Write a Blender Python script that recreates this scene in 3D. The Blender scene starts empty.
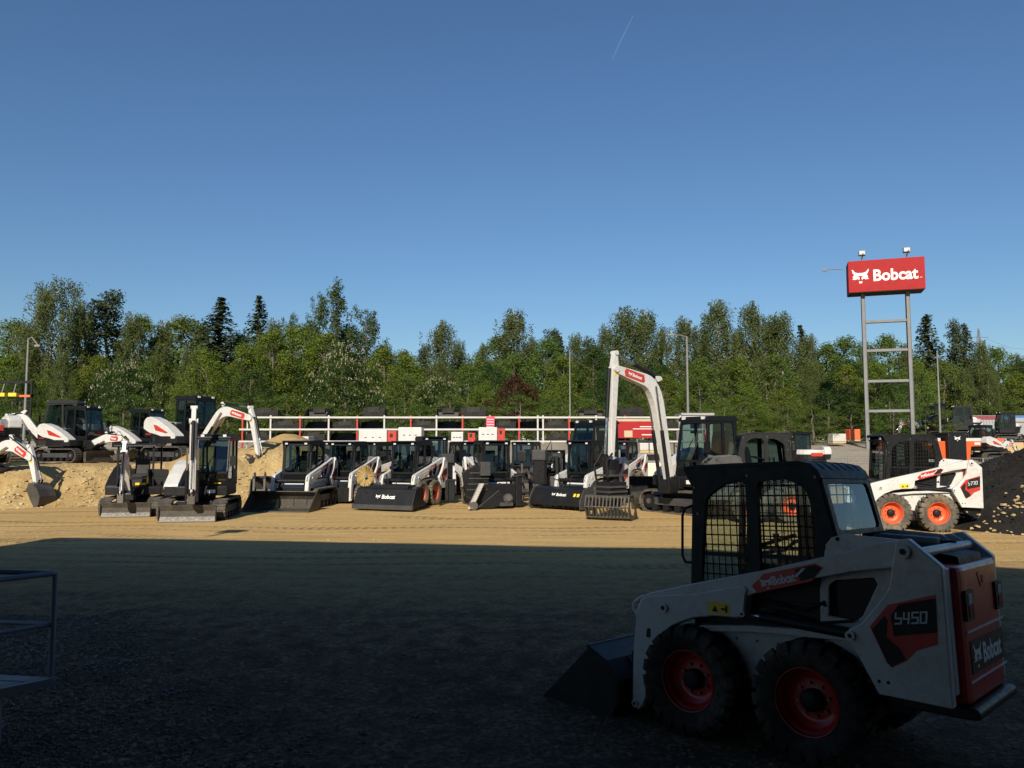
import bpy, bmesh, math, random
from mathutils import Vector, Matrix, noise
from mathutils.geometry import tessellate_polygon
R = math.radians
rnd = random.Random(7)
SC = bpy.context.scene
COL = SC.collection

# ------------------------------------------------------------------ camera, sky, sun, exposure
CAM_Z = 2.05
F_PX = 780.0
cam_d = bpy.data.cameras.new('camera')
cam_d.sensor_width = 36.0
cam_d.lens = 36.0 * F_PX / 1024.0
cam_d.clip_start = 0.05
cam_d.clip_end = 12000
cam = bpy.data.objects.new('camera', cam_d)
cam.location = (0, 0, CAM_Z)
cam.rotation_euler = (R(90) + math.atan(58 / F_PX), 0, 0)
COL.objects.link(cam)
SC.camera = cam

SUN_EL, SUN_AZ = 30.0, 10.0          # the sun stands behind the camera and to its left
w = bpy.data.worlds.new('World')
SC.world = w
w.use_nodes = True
wn = w.node_tree.nodes
wn.clear()
wo = wn.new('ShaderNodeOutputWorld')
wb = wn.new('ShaderNodeBackground')
sk = wn.new('ShaderNodeTexSky')
sk.sky_type = 'NISHITA'
sk.sun_disc = False
sk.sun_elevation = R(SUN_EL)
sk.sun_rotation = R(180 + SUN_AZ)
sk.altitude = 200
sk.air_density = 1.3
sk.dust_density = 0.0
sk.ozone_density = 8.0
wb.inputs[1].default_value = 0.05
w.node_tree.links.new(sk.outputs[0], wb.inputs[0])
w.node_tree.links.new(wb.outputs[0], wo.inputs[0])
SUN_DIR = Vector((math.sin(R(SUN_AZ)) * math.cos(R(SUN_EL)), math.cos(R(SUN_AZ)) * math.cos(R(SUN_EL)), -math.sin(R(SUN_EL))))
sd = bpy.data.lights.new('sun', 'SUN')
sd.energy = 3.6
sd.angle = R(0.5)
sd.color = (1.0, 0.90, 0.74)
so = bpy.data.objects.new('sun', sd)
so.rotation_euler = SUN_DIR.to_track_quat('-Z', 'Y').to_euler()
so.location = (-20, -20, 30)
COL.objects.link(so)
SC.view_settings.view_transform = 'Standard'
SC.view_settings.look = 'None'
SC.view_settings.exposure = 0.85
SC.view_settings.gamma = 1.0
SC.view_settings.use_curve_mapping = False
SC.cycles.max_bounces = 6
SC.cycles.transparent_max_bounces = 16
SC.cycles.use_denoising = True

# ------------------------------------------------------------------ mesh helpers
def sstep(a, b, x):
    t = min(1.0, max(0.0, (x - a) / (b - a)))
    return t * t * (3 - 2 * t)

def rounded(poly, r, n=4):
    out = []
    k = len(poly)
    for i in range(k):
        p = Vector(poly[i]); a = Vector(poly[i - 1]); b = Vector(poly[(i + 1) % k])
        da, db = a - p, b - p
        rr = min(r, da.length * .45, db.length * .45)
        if rr < 1e-5:
            out.append(tuple(p)); continue
        q0, q1 = p + da.normalized() * rr, p + db.normalized() * rr
        for j in range(n + 1):
            t = j / n
            out.append(tuple(q0 * (1 - t) ** 2 + p * 2 * t * (1 - t) + q1 * t * t))
    return out

def ribbon(pts, ws):
    """a band of varying width along a polyline, as a closed outline"""
    P = [Vector(p) for p in pts]
    L, Rr = [], []
    for i, p in enumerate(P):
        d = Vector((0, 0))
        if i > 0: d += (p - P[i - 1]).normalized()
        if i < len(P) - 1: d += (P[i + 1] - p).normalized()
        d.normalize()
        nrm = Vector((-d.y, d.x))
        L.append(tuple(p + nrm * ws[i] / 2)); Rr.append(tuple(p - nrm * ws[i] / 2))
    return L + Rr[::-1]

class MB:
    def __init__(s):
        s.v, s.f, s.mi, s.sm, s.mats = [], [], [], [], []
    def m(s, mat):
        if mat not in s.mats: s.mats.append(mat)
        return s.mats.index(mat)
    def add(s, verts, faces, mat, smooth=False, M=None):
        b = len(s.v)
        s.v += [tuple(M @ Vector(v)) if M else tuple(v) for v in verts]
        k = s.m(mat)
        for f in faces:
            s.f.append([b + i for i in f]); s.mi.append(k); s.sm.append(smooth)
        return s
    def box(s, mat, x0, x1, y0, y1, z0, z1, M=None):
        v = [(x, y, z) for x in (x0, x1) for y in (y0, y1) for z in (z0, z1)]
        return s.add(v, [(0, 1, 3, 2), (4, 6, 7, 5), (0, 4, 5, 1), (2, 3, 7, 6), (0, 2, 6, 4), (1, 5, 7, 3)], mat, M=M)
    def prism(s, mat, loops, a0, a1, ax='y', M=None):
        if not isinstance(loops[0][0], (tuple, list)): loops = [loops]
        mp = {'x': lambda u, v, a: (a, u, v), 'y': lambda u, v, a: (u, a, v), 'z': lambda u, v, a: (u, v, a)}[ax]
        flat = [p for l in loops for p in l]
        tris = tessellate_polygon([[Vector((p[0], p[1], 0)) for p in l] for l in loops])
        n = len(flat)
        v = [mp(p[0], p[1], a0) for p in flat] + [mp(p[0], p[1], a1) for p in flat]
        if len(loops) == 1:
            F = [tuple(range(n)), tuple(range(2 * n - 1, n - 1, -1))]
        else:
            F = [tuple(t) for t in tris] + [tuple(i + n for i in reversed(t)) for t in tris]
        b = 0
        for l in loops:
            k = len(l)
            F += [(b + i, b + (i + 1) % k, n + b + (i + 1) % k, n + b + i) for i in range(k)]
            b += k
        return s.add(v, F, mat, M=M)
    def sheet(s, mat, loops, a, ax='y', M=None):
        if not isinstance(loops[0][0], (tuple, list)): loops = [loops]
        mp = {'x': lambda u, v: (a, u, v), 'y': lambda u, v: (u, a, v), 'z': lambda u, v: (u, v, a)}[ax]
        flat = [p for l in loops for p in l]
        tris = tessellate_polygon([[Vector((p[0], p[1], 0)) for p in l] for l in loops])
        return s.add([mp(*p) for p in flat], [tuple(t) for t in tris], mat, M=M)
    def tube(s, mat, pts, r, n=8, closed=False, M=None):
        P = [Vector(p) for p in pts]
        rs = r if isinstance(r, (list, tuple)) else [r] * len(P)
        v, F = [], []
        up = None
        for i, p in enumerate(P):
            d = Vector((0, 0, 0))
            if i > 0 or closed: d += (p - P[i - 1]).normalized()
            if i < len(P) - 1 or closed: d += (P[(i + 1) % len(P)] - p).normalized()
            if d.length < 1e-6: d = Vector((0, 0, 1))
            d.normalize()
            if up is None:
                up = Vector((0, 0, 1)) if abs(d.z) < .9 else Vector((1, 0, 0))
            a = d.cross(up)
            if a.length < 1e-4: a = d.cross(Vector((0.3, 1, 0.2)))
            a.normalize(); b2 = a.cross(d).normalized(); up = b2
            for k in range(n):
                t = 2 * math.pi * k / n
                v.append(p + (a * math.cos(t) + b2 * math.sin(t)) * rs[i])
        m = len(P)
        for i in range(m if closed else m - 1):
            j = (i + 1) % m
            for k in range(n):
                F.append((i * n + k, i * n + (k + 1) % n, j * n + (k + 1) % n, j * n + k))
        s.add(v, F, mat, smooth=True, M=M)
        if not closed:
            s.add(v[:n], [tuple(range(n))], mat, M=M); s.add(v[-n:], [tuple(range(n))], mat, M=M)
        return s
    def cyl(s, mat, p0, p1, r0, r1=None, n=14, M=None):
        return s.tube(mat, [p0, p1], [r0, r0 if r1 is None else r1], n, M=M)
    def lathe(s, mat, prof, n=32, M=None, smooth=True):
        """prof: (radius, offset along y); the axis is y"""
        v, F = [], []
        k = len(prof)
        for i in range(n):
            t = 2 * math.pi * i / n
            for r, o in prof: v.append((r * math.cos(t), o, r * math.sin(t)))
        for i in range(n):
            j = (i + 1) % n
            for q in range(k - 1): F.append((i * k + q, i * k + q + 1, j * k + q + 1, j * k + q))
        return s.add(v, F, mat, smooth=smooth, M=M)
    def mesh(s, name):
        me = bpy.data.meshes.new(name)
        me.from_pydata(s.v, [], s.f)
        for m in s.mats: me.materials.append(m)
        bm = bmesh.new(); bm.from_mesh(me)
        bm.faces.ensure_lookup_table()
        for i, f in enumerate(bm.faces):
            f.material_index = s.mi[i]; f.smooth = s.sm[i]
        bmesh.ops.recalc_face_normals(bm, faces=bm.faces)
        bm.to_mesh(me); bm.free()
        return me
    def build(s, name, parent=None, bevel=0.0, loc=None, seg=2):
        return link(name, s.mesh(name), parent, bevel, loc, seg)

def link(name, me, parent=None, bevel=0.0, loc=None, seg=2):
    o = bpy.data.objects.new(name, me)
    COL.objects.link(o)
    if parent: o.parent = parent
    if loc: o.location = loc
    if bevel:
        b = o.modifiers.new('bevel', 'BEVEL'); b.width = bevel; b.segments = seg
        b.limit_method = 'ANGLE'; b.angle_limit = R(40)
    return o

def tag(o, label, cat, group=None, kind=None):
    if label: o['label'] = label
    if cat: o['category'] = cat
    if group: o['group'] = group
    if kind: o['kind'] = kind
    return o

def thing(name, label, cat, loc=(0, 0, 0), yaw=0.0, group=None, scale=1.0, tilt=0.0, roll=0.0):
    o = bpy.data.objects.new(name, None)
    COL.objects.link(o)
    o.empty_display_size = .2
    o.rotation_mode = 'XYZ'
    o.location = loc
    M = Matrix.Rotation(yaw, 3, 'Z') @ Matrix.Rotation(tilt, 3, 'Y') @ Matrix.Rotation(roll, 3, 'X')
    o.rotation_euler = M.to_euler('XYZ')
    o.scale = (scale,) * 3 if not isinstance(scale, tuple) else scale
    return tag(o, label, cat, group)

def struct(o):
    o['kind'] = 'structure'
    return o

def X_at(px, Y): return (px - 512.0) / F_PX * Y
def Z_at(py, Y): return CAM_Z + (442.0 - py) / F_PX * Y

_txt = {}
def text_mesh(body, bold=0.02, shear=0.0):
    key = (body, bold, shear)
    if key not in _txt:
        c = bpy.data.curves.new('lettering', 'FONT')
        c.body = body; c.size = 1.0; c.offset = bold; c.shear = shear
        c.align_x = 'CENTER'; c.align_y = 'CENTER'; c.resolution_u = 3; c.fill_mode = 'FRONT'
        o = bpy.data.objects.new('lettering', c); COL.objects.link(o)
        dg = bpy.context.evaluated_depsgraph_get()
        me = bpy.data.meshes.new_from_object(o.evaluated_get(dg))
        V = [tuple(v.co) for v in me.vertices]; Fc = [tuple(p.vertices) for p in me.polygons]
        bpy.data.objects.remove(o); bpy.data.curves.remove(c); bpy.data.meshes.remove(me)
        x0 = min(v[0] for v in V); x1 = max(v[0] for v in V); y0 = min(v[1] for v in V); y1 = max(v[1] for v in V)
        V = [((v[0] - (x0 + x1) / 2) / (x1 - x0), (v[1] - (y0 + y1) / 2) / (y1 - y0), 0) for v in V]
        _txt[key] = (V, Fc)
    return _txt[key]

def put_text(mb, mat, body, M, w_, h_, bold=0.02, shear=0.0):
    V, Fc = text_mesh(body, bold, shear)
    mb.add([(x * w_, y * h_, 0) for x, y, z in V], Fc, mat, M=M)

CAT = [[(-.98, .98), (-.86, .98), (-.62, .62), (-.3, .5), (.3, .5), (.62, .62), (.9, 1.0), (.98, .96), (.84, .5), (.7, .28),
        (.86, -.02), (.78, -.22), (.98, -.34), (.62, -.4), (.3, -.28), (.16, -.5), (.1, -.12), (.34, .02), (.12, .1), (-.12, .1), (-.34, .02), (-.1, -.12), (-.16, -.5), (-.3, -.28),
        (-.62, -.4), (-.98, -.34), (-.78, -.22), (-.9, -.02), (-.7, .28), (-.86, .5)],
       [(-.2, -.66), (.2, -.66), (.16, -.9), (-.16, -.9)]]
def put_cat(mb, mat, M, w_, h_):
    for lp in CAT:
        mb.sheet(mat, [(x * w_ / 2, y * h_ / 2) for x, y in lp], 0, 'z', M=M)

def plane_M(origin, u, v):
    u = Vector(u).normalized(); v = Vector(v).normalized(); n = u.cross(v)
    return Matrix(((u.x, v.x, n.x, origin[0]), (u.y, v.y, n.y, origin[1]), (u.z, v.z, n.z, origin[2]), (0, 0, 0, 1)))

# ------------------------------------------------------------------ materials
def nodes(name):
    m = bpy.data.materials.new(name); m.use_nodes = True
    nt = m.node_tree
    return m, nt, nt.nodes, nt.links, nt.nodes['Principled BSDF']

def coords(N, L, scale=(1, 1, 1), kind='Object'):
    tc = N.new('ShaderNodeTexCoord'); mp = N.new('ShaderNodeMapping')
    mp.inputs['Scale'].default_value = scale
    L.new(tc.outputs[kind], mp.inputs[0])
    return mp.outputs[0]

def noise_tex(N, L, vec, scale, detail=4, rough=.6):
    t = N.new('ShaderNodeTexNoise')
    t.inputs['Scale'].default_value = scale; t.inputs['Detail'].default_value = detail
    t.inputs['Roughness'].default_value = rough
    if vec is not None: L.new(vec, t.inputs['Vector'])
    return t.outputs[0]

def ramp(N, L, src, stops):
    r = N.new('ShaderNodeValToRGB')
    e = r.color_ramp.elements
    while len(e) < len(stops): e.new(.5)
    for i, (p, c) in enumerate(stops):
        e[i].position = p
        e[i].color = (c, c, c, 1) if not isinstance(c, tuple) else (*c, 1)
    L.new(src, r.inputs[0])
    return r.outputs[0]

def mix(N, L, fac, a, b, mode='MIX'):
    x = N.new('ShaderNodeMix'); x.data_type = 'RGBA'; x.blend_type = mode
    for s, val in ((0, fac), (6, a), (7, b)):
        if isinstance(val, (int, float)): x.inputs[s].default_value = val
        elif isinstance(val, tuple): x.inputs[s].default_value = (*val, 1)
        else: L.new(val, x.inputs[s])
    return x.outputs[2]

def bump(N, L, P, h, strength, dist=.02):
    b = N.new('ShaderNodeBump'); b.inputs['Strength'].default_value = strength; b.inputs['Distance'].default_value = dist
    L.new(h, b.inputs['Height']); L.new(b.outputs[0], P.inputs['Normal'])

def surf(name, col, rough=.5, metal=0.0, dirt=.25, dirtcol=(.20, .15, .09), coat=0.0, bumps=0.0, bscale=60, var=.12):
    m, nt, N, L, P = nodes(name)
    v = coords(N, L)
    n1 = noise_tex(N, L, v, 2.3, 6, .65)
    n2 = noise_tex(N, L, v, 17, 5, .7)
    c = mix(N, L, ramp(N, L, n1, [(.3, 0.0), (.7, 1.0)]), tuple(x * (1 - var) for x in col), tuple(min(1, x * (1 + var)) for x in col))
    if dirt:
        k = N.new('ShaderNodeMath'); k.operation = 'MULTIPLY'
        L.new(n1, k.inputs[0]); L.new(n2, k.inputs[1])
        f = ramp(N, L, k.outputs[0], [(.2, 0.0), (.42, dirt)])
        c = mix(N, L, f, c, dirtcol)
    L.new(c, P.inputs['Base Color'])
    P.inputs['Roughness'].default_value = rough
    rr = ramp(N, L, n2, [(.3, max(0, rough - .1)), (.75, min(1, rough + .15))])
    L.new(rr, P.inputs['Roughness'])
    P.inputs['Metallic'].default_value = metal
    if max(col) < .03: P.inputs['Specular IOR Level'].default_value = .28
    P.inputs['Coat Weight'].default_value = coat
    P.inputs['Coat Roughness'].default_value = .15
    if bumps:
        bump(N, L, P, noise_tex(N, L, v, bscale, 5, .7), bumps, .01)
    return m

WHITE = surf('white_paint', (.56, .56, .545), .38, dirt=.42, coat=.25, var=.03)
WHITE_D = surf('dusty_white_paint', (.50, .49, .46), .45, dirt=.4, var=.06)
RED = surf('red_paint', (.44, .030, .018), .35, dirt=.15, coat=.3)
DRED = surf('deep_red_paint', (.50, .012, .012), .36, dirt=.1, coat=.3)
ORANGE = surf('orange_rim_paint', (.78, .10, .03), .4, dirt=.2)
OBODY = surf('orange_body_paint', (.62, .10, .02), .4, dirt=.2)
BLACK = surf('black_satin_metal', (.009, .0095, .011), .42, dirt=.03)
CABBLK = surf('black_cab_metal', (.005, .006, .007), .45, dirt=.01)
PLAST = surf('black_plastic', (.008, .008, .009), .55, dirt=.03, bumps=.1, bscale=200)
DGREY = surf('dark_grey_paint', (.038, .040, .043), .45, dirt=.15)
RUBBER = surf('tyre_rubber', (.016, .016, .016), .85, dirt=.65, dirtcol=(.15, .12, .08), bumps=.25, bscale=90)
DUSTRUB = surf('dusty_tyre_rubber', (.06, .055, .045), .85, dirt=.75, dirtcol=(.26, .20, .12), bumps=.3, bscale=70)
TRACKM = surf('dusty_track_rubber', (.045, .042, .038), .8, dirt=.8, dirtcol=(.24, .185, .115), bumps=.3, bscale=50)
STEEL = surf('worn_steel', (.16, .15, .135), .42, metal=.6, dirt=.5, dirtcol=(.12, .075, .04))
BUCKD = surf('dusty_bucket_steel', (.04, .037, .032), .5, dirt=.5, dirtcol=(.15, .115, .075))
BUCK = surf('black_bucket_steel', (.016, .016, .016), .42, dirt=.25, dirtcol=(.10, .075, .05))
CHROME = surf('cylinder_rod', (.6, .6, .6), .2, metal=1, dirt=.05)
GALV = surf('galvanised_steel', (.17, .175, .18), .7, metal=.0, dirt=.25, dirtcol=(.22, .20, .17))
RAILB = surf('blue_grey_rail_paint', (.16, .19, .23), .4, metal=.1, dirt=.15)
YELLOW = surf('yellow_sticker', (.75, .50, .03), .45, dirt=.05)
INK = surf('black_print', (.012, .012, .012), .5, dirt=0)
WPRINT = surf('white_print', (.68, .68, .66), .5, dirt=0, var=.01)
GREYPRINT = surf('silver_print', (.55, .57, .6), .45, dirt=0, var=.01)
SEATM = surf('seat_vinyl', (.02, .02, .021), .6, dirt=.05)
LENS = surf('lamp_lens', (.55, .56, .58), .12, dirt=.0)
LENSR = surf('red_lamp_lens', (.4, .02, .02), .15, dirt=.0)
GREYP = surf('grey_plastic', (.18, .18, .18), .55, dirt=.2)
CONC = surf('concrete', (.17, .15, .125), .85, dirt=.5, dirtcol=(.2, .18, .15), bumps=.3, bscale=25)
SACK = surf('woven_sack', (.66, .60, .48), .8, dirt=.3, bumps=.4, bscale=30)
WOODY = surf('pale_timber', (.50, .34, .16), .7, dirt=.3, bumps=.2, bscale=20)
BLUEC = surf('blue_container_paint', (.05, .17, .42), .45, dirt=.25)
GREYC = surf('grey_cladding', (.30, .31, .32), .5, dirt=.3)
BURG = surf('burgundy_stripe', (.22, .04, .06), .5, dirt=.15)
TAN = surf('tan_board', (.45, .36, .24), .6, dirt=.2)
SIGNR = surf('red_sign_panel', (.31, .008, .011), .8, dirt=.03, var=.05)
PINK = surf('pink_red_sign', (.62, .05, .11), .5, dirt=.05)
BRISTLE = surf('straw_bristles', (.34, .24, .09), .85, dirt=.3)
CONE = surf('orange_cone', (.75, .12, .04), .5, dirt=.1)
HALLM = surf('dark_hall_cladding', (.10, .105, .11), .6, dirt=.15)

def glass(name, tint, gl=.12):
    m, nt, N, L, P = nodes(name)
    N.remove(P)
    out = N['Material Output']
    tr = N.new('ShaderNodeBsdfTransparent'); tr.inputs[0].default_value = (*tint, 1)
    gs = N.new('ShaderNodeBsdfGlossy'); gs.inputs['Roughness'].default_value = .03
    gs.inputs[0].default_value = (.9, .95, 1, 1)
    fr = N.new('ShaderNodeLayerWeight'); fr.inputs[0].default_value = .5
    pw = N.new('ShaderNodeMath'); pw.operation = 'POWER'; pw.inputs[1].default_value = 4.0
    L.new(fr.outputs['Facing'], pw.inputs[0])
    ad = N.new('ShaderNodeMath'); ad.operation = 'MULTIPLY_ADD'; ad.inputs[1].default_value = .9; ad.inputs[2].default_value = gl
    L.new(pw.outputs[0], ad.inputs[0])
    mx = N.new('ShaderNodeMixShader')
    L.new(ad.outputs[0], mx.inputs[0]); L.new(tr.outputs[0], mx.inputs[1]); L.new(gs.outputs[0], mx.inputs[2])
    L.new(mx.outputs[0], out.inputs[0])
    return m
GLASS = glass('tinted_cab_glass', (.36, .47, .47), .05)
GLASSC = glass('clear_cab_glass', (.70, .80, .80), .07)

def leaf(name, c0, c1, trans=.5):
    m, nt, N, L, P = nodes(name)
    N.remove(P)
    out = N['Material Output']
    oi = N.new('ShaderNodeObjectInfo')
    n1 = noise_tex(N, L, coords(N, L), .9, 3, .6)
    ge = N.new('ShaderNodeNewGeometry')
    c = mix(N, L, ramp(N, L, n1, [(.35, 0.0), (.65, 1.0)]), c0, c1)
    hs = N.new('ShaderNodeHueSaturation')
    rr = N.new('ShaderNodeMapRange'); rr.inputs[3].default_value = .78; rr.inputs[4].default_value = 1.22
    L.new(ge.outputs['Random Per Island'], rr.inputs[0]); L.new(rr.outputs[0], hs.inputs['Value'])
    r2 = N.new('ShaderNodeMapRange'); r2.inputs[3].default_value = .485; r2.inputs[4].default_value = .515
    L.new(oi.outputs['Random'], r2.inputs[0]); L.new(r2.outputs[0], hs.inputs['Hue'])
    L.new(c, hs.inputs['Color'])
    df = N.new('ShaderNodeBsdfDiffuse'); tl = N.new('ShaderNodeBsdfTranslucent')
    L.new(hs.outputs[0], df.inputs[0]); L.new(hs.outputs[0], tl.inputs[0])
    mx = N.new('ShaderNodeMixShader'); mx.inputs[0].default_value = trans
    L.new(df.outputs[0], mx.inputs[1]); L.new(tl.outputs[0], mx.inputs[2])
    L.new(mx.outputs[0], out.inputs[0])
    return m
LF_BROAD = leaf('leaf_mid_green', (.105, .16, .036), (.15, .205, .048))
LF_LIGHT = leaf('leaf_light_green', (.125, .18, .03), (.175, .22, .042))
LF_DARK = leaf('leaf_dark_green', (.052, .092, .028), (.075, .12, .036))
LF_BIRCH = leaf('leaf_birch', (.11, .14, .05), (.145, .17, .06))
LF_SPRUCE = leaf('needle_spruce', (.058, .078, .04), (.078, .098, .05), .3)
LF_PLUM = leaf('leaf_plum', (.085, .045, .028), (.115, .065, .036))
LF_POP = leaf('leaf_poplar', (.08, .12, .046), (.11, .145, .058))
BLOSSOM = leaf('blossom', (.42, .40, .24), (.55, .52, .32))
BARK = surf('bark', (.10, .085, .065), .9, dirt=.3, bumps=.5, bscale=12)
BIRCHB = surf('birch_bark', (.36, .34, .29), .85, dirt=.85, dirtcol=(.06, .05, .045), bumps=.2, bscale=14)

def ground_mat():
    m, nt, N, L, P = nodes('packed_dirt')
    v = coords(N, L)
    sep = N.new('ShaderNodeSeparateXYZ'); L.new(v, sep.inputs[0])
    big = noise_tex(N, L, coords(N, L, (.22, .6, 1)), 1.0, 6, .6)
    streak = noise_tex(N, L, coords(N, L, (.35, 3.2, 1)), 1.0, 5, .65)
    fine = noise_tex(N, L, v, 22, 6, .75)
    mid = noise_tex(N, L, v, 3.5, 6, .7)
    c = mix(N, L, ramp(N, L, big, [(.3, 0.0), (.7, 1.0)]), (.60, .385, .145), (.66, .46, .20))
    c = mix(N, L, ramp(N, L, streak, [(.36, .55), (.60, 0.0)]), c, (.38, .26, .11))
    c = mix(N, L, ramp(N, L, fine, [(.32, .6), (.48, 0.0)]), c, (.26, .18, .09))
    c = mix(N, L, ramp(N, L, fine, [(.60, 0.0), (.72, .5)]), c, (.55, .45, .29))
    # dark crushed stone near the hall, its wide blend painting in extra shade
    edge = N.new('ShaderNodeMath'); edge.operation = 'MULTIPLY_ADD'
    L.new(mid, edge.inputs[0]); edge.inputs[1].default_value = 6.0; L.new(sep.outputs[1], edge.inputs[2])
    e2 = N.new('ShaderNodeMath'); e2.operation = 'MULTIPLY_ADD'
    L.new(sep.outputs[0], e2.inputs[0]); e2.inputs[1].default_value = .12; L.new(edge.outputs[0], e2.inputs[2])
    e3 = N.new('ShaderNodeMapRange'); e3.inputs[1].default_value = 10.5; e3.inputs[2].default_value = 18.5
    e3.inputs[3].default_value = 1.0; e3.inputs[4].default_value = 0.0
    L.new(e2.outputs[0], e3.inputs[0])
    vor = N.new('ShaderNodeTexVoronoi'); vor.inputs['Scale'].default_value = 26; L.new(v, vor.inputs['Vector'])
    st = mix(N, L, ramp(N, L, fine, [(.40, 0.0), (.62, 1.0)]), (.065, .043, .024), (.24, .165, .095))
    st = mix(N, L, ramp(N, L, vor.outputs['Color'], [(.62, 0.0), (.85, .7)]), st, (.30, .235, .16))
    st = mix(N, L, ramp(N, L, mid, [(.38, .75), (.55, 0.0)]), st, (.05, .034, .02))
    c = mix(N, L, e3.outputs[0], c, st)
    # greyer gravel on the far bank
    f3 = N.new('ShaderNodeMapRange'); f3.inputs[1].default_value = 36; f3.inputs[2].default_value = 46
    L.new(sep.outputs[1], f3.inputs[0])
    gv = mix(N, L, ramp(N, L, mid, [(.35, 0.0), (.65, 1.0)]), (.30, .265, .205), (.40, .355, .28))
    c = mix(N, L, f3.outputs[0], c, gv)
    L.new(c, P.inputs['Base Color'])
    P.inputs['Roughness'].default_value = .95
    P.inputs['Specular IOR Level'].default_value = .15
    # tyre ruts: lugged bands running across the yard
    def math_(op, a, b2=None):
        n_ = N.new('ShaderNodeMath'); n_.operation = op
        for k_, val in ((0, a), (1, b2)):
            if val is None: continue
            if isinstance(val, (int, float)): n_.inputs[k_].default_value = val
            else: L.new(val, n_.inputs[k_])
        return n_.outputs[0]
    wob = noise_tex(N, L, coords(N, L, (.07, .25, 1)), 1.0, 2, .5)
    yy = math_('ADD', math_('MULTIPLY', wob, 7.0), sep.outputs[1])
    band = math_('PINGPONG', yy, .62)
    bm = N.new('ShaderNodeMapRange'); bm.inputs[1].default_value = .40; bm.inputs[2].default_value = .50; L.new(band, bm.inputs[0])
    lug = math_('PINGPONG', math_('ADD', sep.outputs[0], math_('MULTIPLY', band, .5)), .11)
    lm = N.new('ShaderNodeMapRange'); lm.inputs[1].default_value = .03; lm.inputs[2].default_value = .08; L.new(lug, lm.inputs[0])
    msk = ramp(N, L, noise_tex(N, L, coords(N, L, (.12, .5, 1)), 1.0, 3, .6), [(.42, 0.0), (.56, 1.0)])
    rut = math_('MULTIPLY', math_('MULTIPLY', bm.outputs[0], msk), math_('ADD', math_('MULTIPLY', lm.outputs[0], .7), .3))
    c = mix(N, L, math_('MULTIPLY', rut, .55), c, (.06, .045, .03))
    L.new(c, P.inputs['Base Color'])
    h = mix(N, L, .5, mid, fine)
    h = mix(N, L, math_('MULTIPLY', rut, .5), h, (0.0, 0.0, 0.0))
    bump(N, L, P, h, 1.0, .10)
    return m
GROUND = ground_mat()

def soil(name, a, b, c_, bs=.8):
    m, nt, N, L, P = nodes(name)
    v = coords(N, L)
    n1 = noise_tex(N, L, v, .8, 5, .6); n2 = noise_tex(N, L, v, 9, 6, .75)
    c = mix(N, L, ramp(N, L, n1, [(.35, 0.0), (.65, 1.0)]), a, b)
    c = mix(N, L, ramp(N, L, n2, [(.3, .7), (.5, 0.0)]), c, c_)
    L.new(c, P.inputs['Base Color']); P.inputs['Roughness'].default_value = .95
    P.inputs['Specular IOR Level'].default_value = .1
    bump(N, L, P, n2, bs, .08)
    return m
SOIL = soil('sandy_soil', (.39, .27, .115), (.49, .355, .17), (.25, .17, .075))
ROCK = soil('sandy_rock', (.43, .32, .165), (.52, .40, .22), (.30, .21, .10))
BSOIL = soil('black_soil', (.018, .017, .016), (.034, .031, .028), (.01, .01, .01))
GRAV = soil('dark_gravel_stone', (.15, .125, .10), (.33, .28, .23), (.07, .06, .05))
# ------------------------------------------------------------------ the setting
def g_height(x, y):
    z = -.10 * math.exp(-((y - 6.4) / 2.0) ** 2)                      # a shallow dip in the yard where the loader stands
    z += .05 * (1 - sstep(2.0, 6.0, y))
    right = sstep(6.0, 14.0, x)
    z += right * 2.25 * sstep(36, 64, y) + (1 - right) * 2.1 * sstep(46, 52, y)
    z += .035 * (noise.noise(Vector((x * .16, y * .3, 0)))) * sstep(9, 14, y) + .012 * noise.noise(Vector((x * .7, y * .9, 3)))
    z += .012 * noise.noise(Vector((x * .25, y * 1.6, 7))) * sstep(7, 10, y)
    return z

def axis(a, b, c0, c1, fine, coarse_n):
    pts = []
    k = coarse_n
    for i in range(k): pts.append(c0 - (c0 - a) * ((k - i) / k) ** 2.6)
    n = int((c1 - c0) / fine)
    for i in range(n + 1): pts.append(c0 + (c1 - c0) * i / n)
    for i in range(1, k + 1): pts.append(c1 + (b - c1) * (i / k) ** 2.6)
    return pts

def grid_mesh(name, xs, ys, h, mat):
    b = MB()
    nx = len(xs)
    v = [(x, y, h(x, y)) for y in ys for x in xs]
    F = [(j * nx + i, j * nx + i + 1, (j + 1) * nx + i + 1, (j + 1) * nx + i) for j in range(len(ys) - 1) for i in range(nx - 1)]
    b.add(v, F, mat, smooth=True)
    return b.mesh(name)

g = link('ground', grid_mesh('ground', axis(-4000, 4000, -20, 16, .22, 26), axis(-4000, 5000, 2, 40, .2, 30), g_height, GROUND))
struct(g)

def rocks(name, spots, mat, kind='stuff'):
    b = MB()
    base = [(-1, -1, -.6), (1, -1, -.6), (1, 1, -.6), (-1, 1, -.6), (-.6, -.7, .6), (.7, -.6, .5), (.6, .7, .65), (-.7, .6, .5)]
    Fc = [(0, 3, 2, 1), (4, 5, 6, 7), (0, 1, 5, 4), (1, 2, 6, 5), (2, 3, 7, 6), (3, 0, 4, 7)]
    for (x, y, z, s) in spots:
        M = Matrix.Translation((x, y, z)) @ Matrix.Rotation(rnd.uniform(0, 6.3), 4, 'Z') @ Matrix.Rotation(rnd.uniform(-.7, .7), 4, 'X')
        sx, sy, sz = s * rnd.uniform(.6, 1.3), s * rnd.uniform(.6, 1.2), s * rnd.uniform(.4, .9)
        b.add([(p[0] * sx * rnd.uniform(.7, 1.2), p[1] * sy * rnd.uniform(.7, 1.2), p[2] * sz * rnd.uniform(.7, 1.3)) for p in base], Fc, mat, M=M)
    o = b.build(name)
    o['kind'] = kind
    return o

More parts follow.
